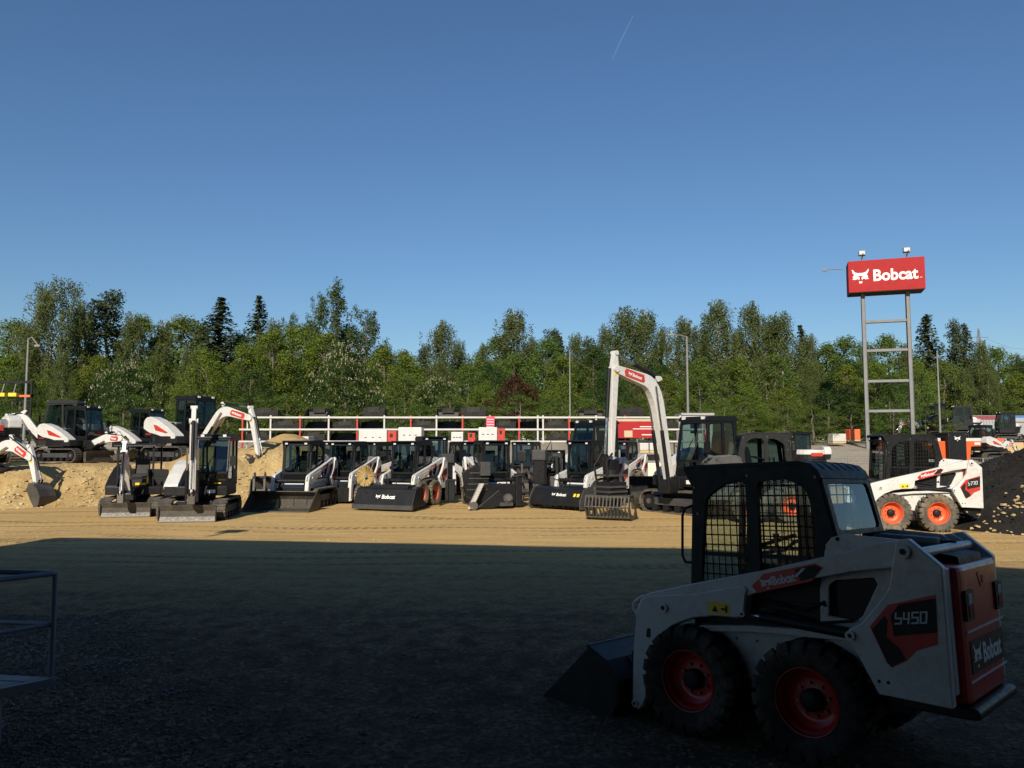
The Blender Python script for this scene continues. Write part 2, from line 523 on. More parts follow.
# sandy heap behind the machines on the left, levelled on top
def mound_foot(x): return 23.6 + max(0, (x + 16)) * .62 + .5 * noise.noise(Vector((x * .5, 2, 0)))
def mound_h(x, y):
    f = mound_foot(x)
    top = 1.30 + .55 * sstep(-13.5, -10.8, x) + .10 * noise.noise(Vector((x * .3, y * .3, 5)))
    side = 1 - sstep(-8.4, -5.9, x + .5 * noise.noise(Vector((y * .6, 1, 1))))
    h = top * sstep(f, f + 3.4, y) * side
    h += .62 * math.exp(-((x + 9.9) / 1.15) ** 2 - ((y - 34.5) / 1.6) ** 2)
    h += .35 * math.exp(-((x + 12.2) / .8) ** 2 - ((y - 31.0) / 1.2) ** 2)
    h *= 1 - sstep(44, 48, y)
    amp = sstep(.02, .5, h)
    p = Vector((x, y, 0))
    slope = 1.0 - .7 * sstep(f + 2.8, f + 4.2, y)
    h += amp * slope * (.13 * noise.noise(p * 1.3) + .09 * noise.noise(p * 3.1) + .05 * noise.noise(p * 7.0))
    return h - .10
ys_m = [22 + .13 * i for i in range(125)] + [38.5 + i * .8 for i in range(14)]
xs_m = [-36 + i * .8 for i in range(20)] + [-20 + .13 * i for i in range(112)]
struct(link('dirt_mound', grid_mesh('dirt_mound', xs_m, ys_m, lambda x, y: max(mound_h(x, y), -.35), SOIL)))
sp = []
while len(sp) < 1900:
    x = rnd.uniform(-19.5, -6.5); y = mound_foot(x) + abs(rnd.gauss(0, 1.6)) - .3 + rnd.random() * .3
    if mound_h(x, y) > .02 or rnd.random() < .25:
        sp.append((x, y, max(mound_h(x, y), 0) + .0, min(.10, .018 + abs(rnd.gauss(0, .03)))))
rocks('mound_rubble', sp, ROCK)

# black soil heap on the right with pale stones along its foot
def bm_h(x, y):
    p = Vector((x, y, 0))
    d = math.hypot((x - 14.2) / 4.2, (y - 20.6) / 5.2)
    h = 2.25 * max(0, 1 - d) ** .95
    return h + sstep(0, .3, h) * (.12 * noise.noise(p * .9) + .05 * noise.noise(p * 3) + .035 * noise.noise(p * 9)) - .06
struct(link('black_soil_heap', grid_mesh('black_soil_heap', [9.6 + .11 * i for i in range(85)], [15.0 + .11 * i for i in range(104)], bm_h, BSOIL)))
sp = []
while len(sp) < 130:
    a = rnd.uniform(3.3, 4.9); d = rnd.gauss(.93, .07)
    x, y = 14.2 + 4.2 * d * math.cos(a), 20.6 + 5.2 * d * math.sin(a)
    sp.append((x, y, max(bm_h(x, y), 0) + .01, .015 + abs(rnd.gauss(0, .025))))
for i in range(60):
    t = rnd.random(); x = 11.3 + 1.6 * t + rnd.gauss(0, .12); y = 18.2 + .6 * t + rnd.gauss(0, .18)
    sp.append((x, y, bm_h(x, y) + .02, .015 + abs(rnd.gauss(0, .025))))
rocks('heap_stones', sp, ROCK)
sp = []
for i in range(1500):
    x = rnd.uniform(10.2, 14); y = rnd.uniform(15.3, 21)
    if bm_h(x, y) > .1: sp.append((x, y, bm_h(x, y), .012 + abs(rnd.gauss(0, .018))))
rocks('soil_clods', sp, BSOIL)

# coarse dark gravel on the yard near the ramp, and stray stones
sp = []
for i in range(9000):
    y = 3.0 + 6.5 * rnd.random() ** 1.3; x = -.68 * y - .5 + rnd.random() ** 1.1 * (3.2 - .10 * y) 
    x += rnd.gauss(0, .35)
    sp.append((x, y, g_height(x, y) + .004, .008 + abs(rnd.gauss(0, .009))))
for i in range(5500):
    y = 3.4 + 7 * rnd.random() ** 1.5; x = rnd.uniform(-.7, .75) * y
    sp.append((x, y, g_height(x, y) + .002, .005 + abs(rnd.gauss(0, .006))))
rocks('yard_gravel', sp, GRAV)
sp = []
for i in range(1500):
    y = rnd.uniform(9, 23); x = rnd.uniform(-.68, .68) * y
    sp.append((x, y, g_height(x, y), .006 + abs(rnd.gauss(0, .008))))
rocks('stray_stones', sp, ROCK)

# unseen hall behind the camera; canopy shaped to shade the yard and cut sky light
HZ = 5.75
def roof_pt(px, py):
    Y = F_PX * CAM_Z / (py - 442.0); X = (px - 512) / F_PX * Y
    t = HZ / math.sin(R(SUN_EL))
    return (X - SUN_DIR.x * t, Y - SUN_DIR.y * t)
edge = [roof_pt(33, 541.5), roof_pt(300, 545), roof_pt(690, 553.5), roof_pt(1020, 573)]
e0, e3 = edge[0], edge[-1]
hall = thing('dealership_hall', 'dark clad unseen hall with a wide flat canopy shaped to shade the yard', 'building', (0, -6, 0))
b = MB()
outl = [(e0[0] - .5, e0[1] - 2.2)] + edge + [(e3[0] + 14, e3[1] - 6), (e3[0] + 14, -22), (e0[0] - 2.5, -22)]
b.prism(HALLM, [(x, y + 6) for x, y in outl], HZ, HZ + .5, 'z')
b.build('canopy', hall)
b = MB()
b.box(HALLM, e0[0] + 1, e3[0] + 10, 1.2, 1.5, -.1, HZ - .003)
b.build('wall', hall)
for x in (-15, -6.5, 5.5, 12):
    b = MB(); b.box(GALV, x - .15, x + .15, 3.0, 3.3, -.1, HZ - .003); b.build('column', hall)
b = MB()
px_, py_ = roof_pt(205, 536)
b.cyl(GALV, (px_, py_ + 6 - .3, HZ + .25), (px_, py_ + 6 - .3, HZ + .9), .05); b.box(PLAST, px_ - .25, px_ + .25, py_ + 6 - .45, py_ + 6 - .2, HZ + .75, HZ + 1.0)
b.build('roof_lamp', hall)

# tubular railing round the end of a ramp at the left
ry = 5.9
rt = thing('ramp_railing', 'blue-grey tubular railing at the end of the timber ramp', 'railing', (X_at(62, ry), ry, 0))
zt, zm, zb = Z_at(571, ry), Z_at(620, ry), Z_at(670, ry)
b = MB(); b.tube(RAILB, [(0, 0, zb - .05), (0, 0, zt - .0)], .021, 12); b.build('post', rt)
b = MB(); b.tube(RAILB, [(-2.6, -2.9, zb - .05), (-2.6, -2.9, zt)], .025, 12); b.build('post', rt)
b = MB(); b.tube(RAILB, [(-2.2, .35, -.1), (-2.2, .35, zt)], .025, 12); b.build('post', rt)
b = MB(); b.tube(RAILB, [(-2.2, .35, zt), (-.02, .0, zt), (0, 0, zt), (-.02, -.02, zt), (-2.6, -2.9, zt)], .020, 12); b.build('top_rail', rt)
b = MB(); b.tube(RAILB, [(-2.2, .35, zm), (0, 0, zm), (-2.6, -2.9, zm)], .016, 10); b.build('middle_rail', rt)
rp = thing('timber_ramp', 'weathered timber ramp deck inside the blue-grey railing', 'ramp', (X_at(62, ry), ry, 0))
for i in range(22):
    s0 = .02 + i * .16
    b = MB()
    d = Vector((-2.6, -2.9, 0)).normalized()
    n_ = Vector((-.97, .16, 0))
    p = d * s0
    q = [p, p + d * .145, p + d * .145 + n_ * 2.0, p + n_ * 2.0]
    b.prism(CONC if False else GREYP, [(a.x, a.y) for a in q], zb - .045, zb, 'z')
    b.build('deck_board', rp, .006)
b = MB()
b.prism(GREYP, [(0.01, -.01), (-2.6 + .02, -2.9 - .02), (-2.6 + .06, -2.9 - .06), (.05, -.05)], zb - .05, zb + .002, 'z')
b.build('edge_beam', rp)
for (fx, fy) in ((-.3, -.2), (-1.6, -1.7), (-2.2, .2)):
    b = MB(); b.box(GALV, fx - .05, fx + .05, fy - .05, fy + .05, -.15, zb - .05); b.build('leg', rp)

# ------------------------------------------------------------------ trees
def quad(v, F, c, nrm, s, rot):
    n = nrm.normalized()
    a = n.cross(Vector((0, 0, 1)))
    if a.length < 1e-3: a = Vector((1, 0, 0))
    a.normalize(); b2 = n.cross(a)
    u = a * math.cos(rot) + b2 * math.sin(rot); w2 = n.cross(u)
    k = len(v)
    v += [c - u * s, c + w2 * s * .55 - u * s * .1, c + u * s, c - w2 * s * .55 - u * s * .1]
    F.append((k, k + 1, k + 2, k + 3))

def rv(r): return Vector((r.gauss(0, 1), r.gauss(0, 1), r.gauss(0, 1)))

def crown_mesh(kind, seed):
    """a tree 10 m tall: returns (trunk mesh, crown mesh)"""
    r = random.Random(seed)
    v, F, MI = [], [], []
    tb = MB()
    bark = BIRCHB if kind in ('birch', 'weep') else BARK
    lf = {'broad': LF_BROAD, 'light': LF_LIGHT, 'bush': LF_BROAD, 'dark': LF_DARK, 'chest': LF_DARK, 'birch': LF_BIRCH, 'weep': LF_BIRCH,
          'spruce': LF_SPRUCE, 'poplar': LF_POP, 'plum': LF_PLUM, 'pine': LF_SPRUCE}[kind]
    wob = [Vector((r.gauss(0, .08), r.gauss(0, .08), 0)) for _ in range(12)]
    def axis_p(z):
        k = min(10, max(0, z)); i = int(k)
        return wob[i].lerp(wob[min(11, i + 1)], k - i) * (z / 5) + Vector((0, 0, z))
    top = 9.2 if kind not in ('spruce',) else 9.9
    tr = .085 if kind in ('birch', 'weep', 'poplar') else .18
    tb.tube(bark, [axis_p(top * i / 12) - Vector((0, 0, .4 if i == 0 else 0)) for i in range(13)], [tr * (1 - .9 * i / 12) + .012 for i in range(13)], 7)
    def clump(c, n, rad, s, flat=.75, down=0.0, mi=0, hang=0.0):
        for _ in range(n):
            d = rv(r)
            d = d.normalized() * (rad * r.random() ** .45)
            d.z *= flat
            p = c + d
            if hang: p.z -= abs(r.gauss(0, hang))
            nr = d.normalized() * .7 + Vector((0, 0, .6)) + rv(r) * .45
            quad(v, F, p, nr, s * r.uniform(.6, 1.25), r.uniform(0, 6.3)); MI.append(mi)
    def limb(p0, p1, r0):
        m = p0.lerp(p1, .5) + rv(r) * .12 + Vector((0, 0, .12))
        tb.tube(bark, [p0, m, p1], [r0, r0 * .65, r0 * .25], 5)
    if kind in ('broad', 'light', 'dark', 'chest', 'plum', 'bush'):
        low = {'broad': .9, 'light': .7, 'dark': .6, 'chest': .7, 'plum': .6, 'bush': .2}[kind]
        wid = {'broad': 3.2, 'light': 3.3, 'dark': 3.7, 'chest': 4.2, 'plum': 4.4, 'bush': 4.2}[kind]
        n = 150 if kind != 'bush' else 100
        lob = [(r.uniform(0, 6.28), r.uniform(.15, .35), r.randint(2, 4)) for _ in range(3)]
        for i in range(n):
            t = (i + r.random()) / n
            z = low + (9.7 - low) * t
            e = math.sin(math.pi * min(1, (.12 + .88 * t)) ** .85) ** .7 if t > .12 else .55 + 2.2 * t
            a = r.uniform(0, 6.28)
            sh = 1 + sum(am * math.sin(k * a + ph + z * .8) for ph, am, k in lob) * .6
            rad = wid * e * sh * (.35 + .65 * r.random() ** .5)
            c = axis_p(z) + Vector((rad * math.cos(a), rad * math.sin(a), r.gauss(0, .15)))
            cr = r.uniform(.55, 1.0) * (1.15 if kind in ('chest', 'dark') else 1)
            clump(c, int(95 * cr), cr * .9, .105 if kind not in ('chest', 'plum') else .125)
            if i % 5 == 0: limb(axis_p(max(1, z - rad * .6)), c, .05)
            if kind == 'chest':
                for _ in range(5):
                    d = rv(r).normalized(); d.z = abs(d.z) * .7 + .1; d.y -= .0
                    p = c + Vector((math.cos(a), math.sin(a), .3)) * .35 + d * cr * .8
                    for q in range(3): quad(v, F, p + Vector((0, 0, .09 * q)), rv(r), .09, r.uniform(0, 6)); MI.append(1)
    elif kind in ('birch', 'weep'):
        n = 125 if kind == 'birch' else 140
        wmax = 1.75 if kind == 'birch' else 2.1
        for i in range(n):
            t = (i + r.random()) / n
            z = 1.2 + 8.5 * t
            e = (1 - t) ** .6 * .85 + .15 if kind == 'birch' else .55 + .45 * math.sin(math.pi * min(1, t * 1.05))
            a = r.uniform(0, 6.28)
            rad = wmax * e * (.2 + .8 * r.random())
            c = axis_p(z) + Vector((rad * math.cos(a), rad * math.sin(a), rad * .35))
            if i % 4 == 0: limb(axis_p(max(1.5, z - rad * .5)), c, .035)
            for k in range(r.randint(2, 4)):
                q = c + Vector((r.gauss(0, .25), r.gauss(0, .25), r.gauss(0, .15)))
                L_ = r.uniform(.5, 1.5) * (1.2 if kind == 'weep' else .9)
                m = int(34 * L_) + 6
                for j in range(m):
                    u = j / m
                    p = q + Vector((r.gauss(0, .10), r.gauss(0, .10), -L_ * u + .25 * (1 - u)))
                    quad(v, F, p, rv(r) + Vector((math.cos(a), math.sin(a), .3)), .075 * r.uniform(.6, 1.2), r.uniform(0, 6.3)); MI.append(0)
    elif kind == 'poplar':
        for i in range(34):
            t = (i + r.random()) / 34
            z = 2.4 + 7.3 * t
            a = r.uniform(0, 6.28)
            rad = 1.45 * (math.sin(math.pi * min(1, .15 + .8 * t)) ** .6) * r.random() ** .5
            c = axis_p(z) + Vector((rad * math.cos(a), rad * math.sin(a), 0))
            limb(axis_p(max(1, z - .9)), c, .04)
            for k in range(3): clump(c + Vector((r.gauss(0, .16), r.gauss(0, .16), .38 * k)), 60, .44 - .06 * k, .085, 1.2)
    elif kind == 'spruce':
        nw = 36
        for i in range(nw):
            t = i / (nw - 1)
            z = .9 + 8.9 * t
            rad = 2.7 * (1 - t) ** .9 + .12
            m = max(5, int(11 * (1 - t) + 4))
            for k in range(m):
                a = 6.28 * (k + r.random() * .7) / m
                L_ = rad * r.uniform(.7, 1.1)
                for j in range(int(12 + 26 * L_ / 2)):
                    u = (j + r.random()) / (12 + 26 * L_ / 2)
                    p = axis_p(z) + Vector((L_ * u * math.cos(a), L_ * u * math.sin(a), -.32 * L_ * u + .12 * L_ * u * u)) + rv(r) * .07
                    quad(v, F, p, Vector((math.cos(a) * .4, math.sin(a) * .4, 1)) + rv(r) * .35, .12 * r.uniform(.7, 1.2), a + r.gauss(0, .5)); MI.append(0)
    elif kind == 'pine':
        for i in range(95):
            t = (i + r.random()) / 95
            z = 1.6 + 8.1 * t
            a = r.uniform(0, 6.28)
            rad = 2.1 * (1 - t * .75) * (.3 + .7 * r.random())
            c = axis_p(z) + Vector((rad * math.cos(a), rad * math.sin(a), r.gauss(0, .15)))
            if i % 3 == 0: limb(axis_p(z - .2), c, .04)
            clump(c, 85, .58, .095, .6)
    me = bpy.data.meshes.new('crown')
    me.from_pydata([tuple(p) for p in v], [], F)
    me.materials.append(lf)
    if kind == 'chest': me.materials.append(BLOSSOM)
    me.polygons.foreach_set('material_index', MI)
    me.update()
    zs = max(p.z for p in v)
    return tb.mesh('trunk'), me, zs

def landmark(px):
    for lim, ph in ((34, 'the bent-arm lamp post'), (100, 'the mound-edge excavator'), (160, 'the middle mound excavator'), (210, 'the tallest mound cab'),
                    (262, 'the badged white boom'), (335, 'the sandy heap'), (385, 'the wide-bucket loader'), (450, 'the sweeper loader'), (510, 'the trencher loader'),
                    (560, 'the black auger mast'), (605, 'the bare pole'), (660, 'the tall angular boom'), (710, 'the tall street lamp'), (775, 'the dark grey loader'),
                    (845, 'the small gravel-bank excavator'), (925, 'the red sign tower'), (972, 'the slim grey pole'), (2000, 'the containers')):
        if px < lim: return ph

KIND_TXT = {'broad': ('mid green rounded broadleaf tree', 'broadleaf_tree'), 'light': ('bright yellow-green leafy tree', 'broadleaf_tree'), 'dark': ('dense dark green tree', 'broadleaf_tree'),
            'chest': ('dark chestnut dotted with blossom', 'chestnut_tree'), 'birch': ('slender birch with pale trunk', 'birch_tree'), 'weep': ('tall weeping birch', 'birch_tree'),
            'spruce': ('dark pointed spruce', 'spruce_tree'), 'poplar': ('open-crowned poplar', 'poplar_tree'), 'plum': ('reddish-brown leaved plum bush', 'plum_tree'),
            'pine': ('greyish dark pine', 'pine_tree'), 'bush': ('low green bush', 'leafy_bush')}
TREES = []
def T(px, py, kind, Y, wide=1.0): TREES.append((px, py, kind, Y, wide))
for a in ((-25, 322, 'broad', 84), (8, 316, 'broad', 86), (30, 322, 'birch', 82), (49, 274, 'weep', 80), (78, 299, 'birch', 86), (86, 311, 'spruce', 90, 1.1), (104, 286, 'pine', 86, 1.3), (128, 309, 'birch', 84), (143, 311, 'broad', 88, .8), (160, 318, 'birch', 90),
          (177, 311, 'broad', 92, 1.25), (200, 322, 'birch', 92), (219, 296, 'spruce', 88, 1.7), (240, 330, 'broad', 92), (257, 294, 'spruce', 96, 1.2), (272, 316, 'birch', 88), (289, 309, 'poplar', 96, .6), (304, 320, 'broad', 94),
          (318, 288, 'poplar', 90, .6), (336, 276, 'poplar', 88, 1.05), (364, 303, 'poplar', 88, 1.0), (350, 322, 'broad', 92), (385, 342, 'birch', 96), (402, 348, 'broad', 98), (424, 342, 'pine', 90), (441, 318, 'birch', 86, 1.2), (458, 338, 'birch', 92),
          (482, 342, 'birch', 94), (498, 332, 'broad', 92), (512, 306, 'birch', 84, 1.35), (532, 336, 'birch', 90), (551, 327, 'pine', 96, .8), (560, 336, 'spruce', 98, 1.2), (577, 331, 'birch', 92), (590, 334, 'pine', 94), (606, 322, 'birch', 88), (626, 304, 'birch', 84, 1.3),
          (645, 307, 'birch', 86, 1.25), (664, 325, 'birch', 90), (685, 314, 'birch', 84, 1.2), (704, 326, 'birch', 90), (720, 297, 'birch', 82, 1.25), (738, 326, 'birch', 90), (755, 299, 'birch', 84, 1.1), (771, 314, 'birch', 86), (784, 309, 'birch', 84, 1.25),
          (803, 324, 'spruce', 94, 1.1), (812, 332, 'birch', 90), (826, 340, 'broad', 90), (846, 334, 'broad', 88), (868, 338, 'birch', 90), (890, 332, 'broad', 92), (910, 342, 'birch', 90), (930, 313, 'spruce', 92, 1.5), (958, 317, 'pine', 92, .8), (968, 322, 'spruce', 96, 1.1),
          (984, 338, 'birch', 92), (1000, 345, 'broad', 94), (1020, 352, 'birch', 92), (1045, 350, 'broad', 90), (1070, 350, 'birch', 90),
          # nearer rank
          (-30, 360, 'dark', 66), (18, 372, 'dark', 64), (62, 350, 'birch', 70), (96, 352, 'light', 76), (124, 360, 'chest', 64), (160, 340, 'birch', 76), (186, 346, 'birch', 72), (206, 345, 'light', 66), (240, 340, 'light', 70), (250, 366, 'dark', 62),
          (272, 326, 'light', 74), (298, 322, 'light', 76), (326, 328, 'light', 74), (345, 340, 'chest', 64, .95), (384, 344, 'light', 70), (408, 352, 'light', 72), (437, 376, 'chest', 64), (404, 372, 'bush', 64), (468, 362, 'broad', 70), (482, 382, 'light', 66), (516, 374, 'plum', 64),
          (545, 334, 'broad', 76), (562, 374, 'light', 66), (594, 342, 'dark', 74), (610, 362, 'dark', 68), (640, 356, 'birch', 74), (664, 372, 'light', 68), (700, 366, 'broad', 72), (728, 356, 'birch', 78), (746, 386, 'light', 64), (768, 352, 'birch', 76), (784, 386, 'light', 66),
          (812, 356, 'birch', 78), (828, 378, 'dark', 66), (850, 362, 'light', 70), (876, 360, 'light', 72), (890, 374, 'dark', 66), (916, 366, 'broad', 70), (944, 372, 'birch', 76), (966, 366, 'birch', 74), (990, 368, 'birch', 76), (1016, 370, 'light', 76), (1050, 365, 'broad', 72)): T(*a)
for i in range(30):
    T(-20 + i * 36 + rnd.uniform(-10, 10), rnd.uniform(346, 366), ('broad', 'light', 'broad', 'birch', 'dark')[i % 5], rnd.uniform(73, 77.5), 1.0)
for i in range(34):
    T(-40 + i * 33 + rnd.uniform(-9, 9), rnd.uniform(392, 408), 'bush', rnd.uniform(59.5, 62.5))
TREES = [(px, py, k_, (83 + i % 5) if px > 935 and Y < 82 else Y, w_) for i, (px, py, k_, Y, w_) in enumerate(TREES)]      # the yard runs further back on the right
proto = {}
placed = []
seen_lab = {}
for px, py, kind, Y, wide in TREES:
    lab = (kind, landmark(px), Y > 78)
    seen_lab.setdefault(lab, []).append(px)
ORD = ['leftmost', 'second from the left', 'third from the left', 'fourth from the left', 'fifth from the left', 'sixth from the left', 'seventh from the left', 'eighth from the left', 'ninth from the left', 'tenth from the left']
for i, (px, py, kind, Y, wide) in enumerate(TREES):
    key = (kind, i % 2)
    if key not in proto: proto[key] = crown_mesh(kind, hash_seed := 11 * len(proto) + 3)
    tm, cm, zs = proto[key]
    x = X_at(px, Y); zb = g_height(x, Y) - .1
    H = Z_at(py, Y) - zb
    s = H / zs
    txt, nm = KIND_TXT[kind]
    lab = (kind, landmark(px), Y > 78)
    row = 'in the far row above ' if Y > 78 else 'standing behind '
    L_ = txt + ' ' + row + landmark(px)
    grp = sorted(seen_lab[lab])
    if len(grp) > 1: L_ = txt + (', far row above ' if Y > 78 else ' behind ') + landmark(px) + ', ' + ORD[grp.index(px)]
    t = thing(nm, L_, 'bush' if kind in ('bush',) else 'tree', (x, Y, zb), rnd.uniform(0, 6.28), 'woodland along the far edge of the yard')
    sw = max(s, .62) * wide if kind in ('bush', 'chest', 'plum', 'dark', 'light') else s * wide
    t.scale = (sw, sw, s)
    link('trunk', tm, t); link('crown', cm, t)
# the wood goes on behind as one mass
b = MB(); v, F = [], []
r_ = random.Random(5)
for i in range(60000):
    x = r_.uniform(-95, 95); y = 101 + r_.random() * 16; hh = 11.0 + 2.2 * noise.noise(Vector((x * .12, y * .1, 0)))
    z = 2 + hh * r_.random() ** .8
    quad(v, F, Vector((x, y, z)), Vector((r_.gauss(0, .5), -1 + r_.gauss(0, .4), .5 + r_.gauss(0, .4))), r_.uniform(.16, .36), r_.uniform(0, 6))
b.add(v, F, LF_BROAD)
o = b.build('forest'); o['kind'] = 'stuff'
# ------------------------------------------------------------------ loaders
_cache = {}
def cached(key, fn):
    if key not in _cache: _cache[key] = fn()
    return _cache[key]

def tyre_mesh(mat):
    b = MB()
    b.lathe(mat, [(.205, .085), (.225, .105), (.27, .128), (.315, .135), (.345, .125), (.358, .095), (.362, .0),
                  (.358, -.095), (.345, -.125), (.315, -.135), (.27, -.128), (.225, -.105), (.205, -.085), (.205, .085)], 40)
    n = 20
    for sgn in (1, -1):
        for i in range(n):
            t0 = 2 * math.pi * (i + (.5 if sgn < 0 else 0)) / n
            st = [(.012, .388, 0.00, .030), (.065, .392, .055, .032), (.118, .386, .075, .040), (.140, .345, .085, .044), (.139, .312, .085, .040)]
            v, F = [], []
            for (yy, rr, dt, hw) in st:
                for (q, e) in ((-1, 0), (1, 0), (1, 1), (-1, 1)):
                    r_ = rr - (.035 if e else 0)
                    y_ = yy - (.012 if e and rr < .35 else 0)
                    t = t0 + dt + q * hw / .37
                    v.append((r_ * math.cos(t), sgn * y_, r_ * math.sin(t)))
            for k in range(len(st) - 1):
                for q in range(4):
                    F.append((k * 4 + q, k * 4 + (q + 1) % 4, k * 4 + 4 + (q + 1) % 4, k * 4 + 4 + q))
            F += [(0, 1, 2, 3), tuple(4 * (len(st) - 1) + q for q in range(4))]
            b.add(v, F, mat)
    return b.mesh('tyre')

def rim_mesh(mat):
    b = MB()
    b.lathe(mat, [(.212, .100), (.218, .108), (.222, .100), (.212, .085), (.196, .075), (.190, .02), (.178, .0), (.165, -.005), (.150, -.018), (.125, -.022), (.07, -.010), (.0, -.010)], 36)
    b.lathe(mat, [(.190, .02), (.190, -.10), (.212, -.10)], 36)
    for i in range(8):
        t = 2 * math.pi * i / 8
        b.cyl(STEEL, (.105 * math.cos(t), -.02, .105 * math.sin(t)), (.105 * math.cos(t), .006, .105 * math.sin(t)), .012, n=6)
    return b.mesh('rim')

def hub_mesh():
    b = MB()
    b.lathe(PLAST, [(.075, -.02), (.075, .035), (.062, .055), (.03, .06), (.0, .06)], 20)
    return b.mesh('hub')

def add_wheel(parent, x, y, z, rimmat, tyremat, flip, s=1.0):
    tm = cached(('tyre', tyremat.name), lambda: tyre_mesh(tyremat))
    o = link('wheel', tm, parent, loc=(x, y, z))
    # the wheel is its tyre mesh; rim and hub are its pieces
    o.rotation_euler = (0, rnd.uniform(0, 6), math.pi if flip else 0)
    if s != 1.0: o.scale = (s, s * 1.05, s)
    link('rim', cached(('rim', rimmat.name), lambda: rim_mesh(rimmat)), o)
    link('hub', cached('hub', hub_mesh), o)
    return o

def track_meshes(L, H, W, up=.0):
    """belt and running gear of a rubber track, centred at x=0, resting on z=0"""
    r = H / 2
    b = MB()
    path = []
    x0 = L / 2 - r
    for i in range(13):
        t = -math.pi / 2 + math.pi * i / 12
        path.append((x0 + r * math.cos(t), r + r * math.sin(t)))
    for i in range(13):
        t = math.pi / 2 + math.pi * i / 12
        path.append((-x0 + r * math.cos(t), r + r * math.sin(t)))
    P = [Vector(p) for p in path]
    tot = sum((P[(i + 1) % len(P)] - P[i]).length for i in range(len(P)))
    inner = [tuple(Vector((0 if abs(p.x) < x0 else math.copysign(x0, p.x), r)) + (p - Vector((0 if abs(p.x) < x0 else math.copysign(x0, p.x), r))) * ((r - .035) / r)) for p in P]
    b.prism(TRACKM, [path, inner], -W / 2, W / 2, 'y')
    n = int(tot / .10)
    d = 0.0
    seg = 0; acc = 0.0
    for i in range(n):
        s_ = tot * i / n
        while True:
            a, c = P[seg % len(P)], P[(seg + 1) % len(P)]
            l = (c - a).length
            if acc + l >= s_ or seg > 200: break
            acc += l; seg += 1
        t = (s_ - acc) / max(l, 1e-6)
        p = a.lerp(c, t); tang = (c - a).normalized(); nr = Vector((tang.y, -tang.x))
        q = [p - tang * .027, p + tang * .027, p + tang * .02 + nr * .028, p - tang * .02 + nr * .028]
        b.prism(TRACKM, [tuple(k) for k in q], -W / 2 + .01, W / 2 - .01, 'y')
    g = MB()
    for sx in (-1, 1):
        g.cyl(BLACK, (sx * x0, -W * .42, r), (sx * x0, W * .42, r), r * .62, n=20)
        g.cyl(STEEL, (sx * x0, -W * .46, r), (sx * x0, W * .46, r), r * .25, n=12)
    k = max(3, int(L / .42))
    for i in range(k):
        xx = -x0 + 2 * x0 * (i + .5) / k
        g.cyl(BLACK, (xx, -W * .40, r * .42), (xx, W * .40, r * .42), r * .33, n=14)
    g.box(DGREY, -x0, x0, -W * .36, W * .36, r * .7, r * 1.35)
    return b.mesh('track'), g.mesh('running_gear')

def add_track(parent, x, y, L, H, W):
    a, g = cached(('trk', L, H, W), lambda: track_meshes(L, H, W))
    o = link('track', a, parent, loc=(x, y, 0))
    link('running_gear', g, o)
    return o

def clip_line(poly, c, axis):
    """stretches of the line coord[axis]=c that lie inside poly"""
    xs = []
    k = len(poly)
    for i in range(k):
        a, b = poly[i], poly[(i + 1) % k]
        if (a[axis] - c) * (b[axis] - c) < 0:
            t = (c - a[axis]) / (b[axis] - a[axis])
            xs.append(a[1 - axis] + t * (b[1 - axis] - a[1 - axis]))
    xs.sort()
    return list(zip(xs[::2], xs[1::2]))

ARM = [(.992, .105), (.968, .533), (.924, .844), (.870, .955), (.80, .985), (.343, 1.099), (-.143, 1.208), (-.439, 1.285), (-.781, 1.372), (-.998, 1.437), (-1.10, 1.45),
       (-1.165, 1.41), (-1.17, 1.34), (-1.10, 1.29), (-.80, 1.243), (-.431, 1.158), (-.211, 1.089), (-.033, 1.03), (-.012, .888), (.046, .868), (.23, .864), (.399, .834), (.576, .765), (.697, .678), (.794, .554), (.839, .384), (.847, .197), (.885, .125), (.93, .09)]
ARM_PLATE = [(.985, .13), (.958, .533), (.915, .838), (.865, .935), (.809, .962), (.579, .990), (.395, 1.008), (.094, 1.078), (-.02, 1.098), (-.045, 1.07), (-.028, 1.03), (-.008, .894), (.046, .874), (.23, .870), (.399, .840), (.576, .772), (.697, .685), (.80, .558), (.846, .384), (.853, .2), (.89, .13), (.93, .10)]
TOWER = [(-1.085, 1.452), (-1.155, 1.462), (-1.335, 1.302), (-1.33, .49), (-.97, .505), (-.912, .506), (-.86, .61), (-.76, .80), (-.738, .845), (-.755, .885), (-.832, .925), (-.95, 1.06), (-1.02, 1.16), (-1.05, 1.30)]
DECAL = [(-.076, 1.1), (-.173, 1.190), (-.545, 1.283), (-.600, 1.258), (-.520, 1.165), (-.119, 1.055)]
TDEC = [(-.888, .913), (-1.006, 1.055), (-1.285, 1.14), (-1.275, .849), (-1.155, .801), (-1.093, .734), (-1.002, .68), (-.975, .706)]
TDECB = [(-1.02, .993), (-1.072, 1.064), (-1.284, 1.118), (-1.278, .918), (-1.10, .885), (-1.03, .868)]
WIN1 = rounded([(.335, 1.715), (.16, 1.830), (.0, 1.84), (.005, 1.41), (.03, 1.08), (.405, 1.08)], .05)
WIN2 = rounded([(-.095, 1.84), (-.32, 1.850), (-.455, 1.78), (-.51, 1.563), (-.495, 1.34), (-.42, 1.18), (-.085, 1.12)], .05)
CABSIDE = [(.505, .98), (.436, 1.63), (.452, 1.80), (.520, 1.935), (.46, 1.95), (-.45, 1.95), (-.52, 1.91), (-.552, 1.85), (-.635, 1.46), (-.62, 1.25), (-.56, 1.0)]
BODYIN = [(-.50, .80), (-.515, 1.09), (-.575, 1.40), (-.62, 1.45), (-.70, 1.475), (-1.05, 1.447), (-1.22, 1.32), (-1.26, .6), (-.9, .6)]
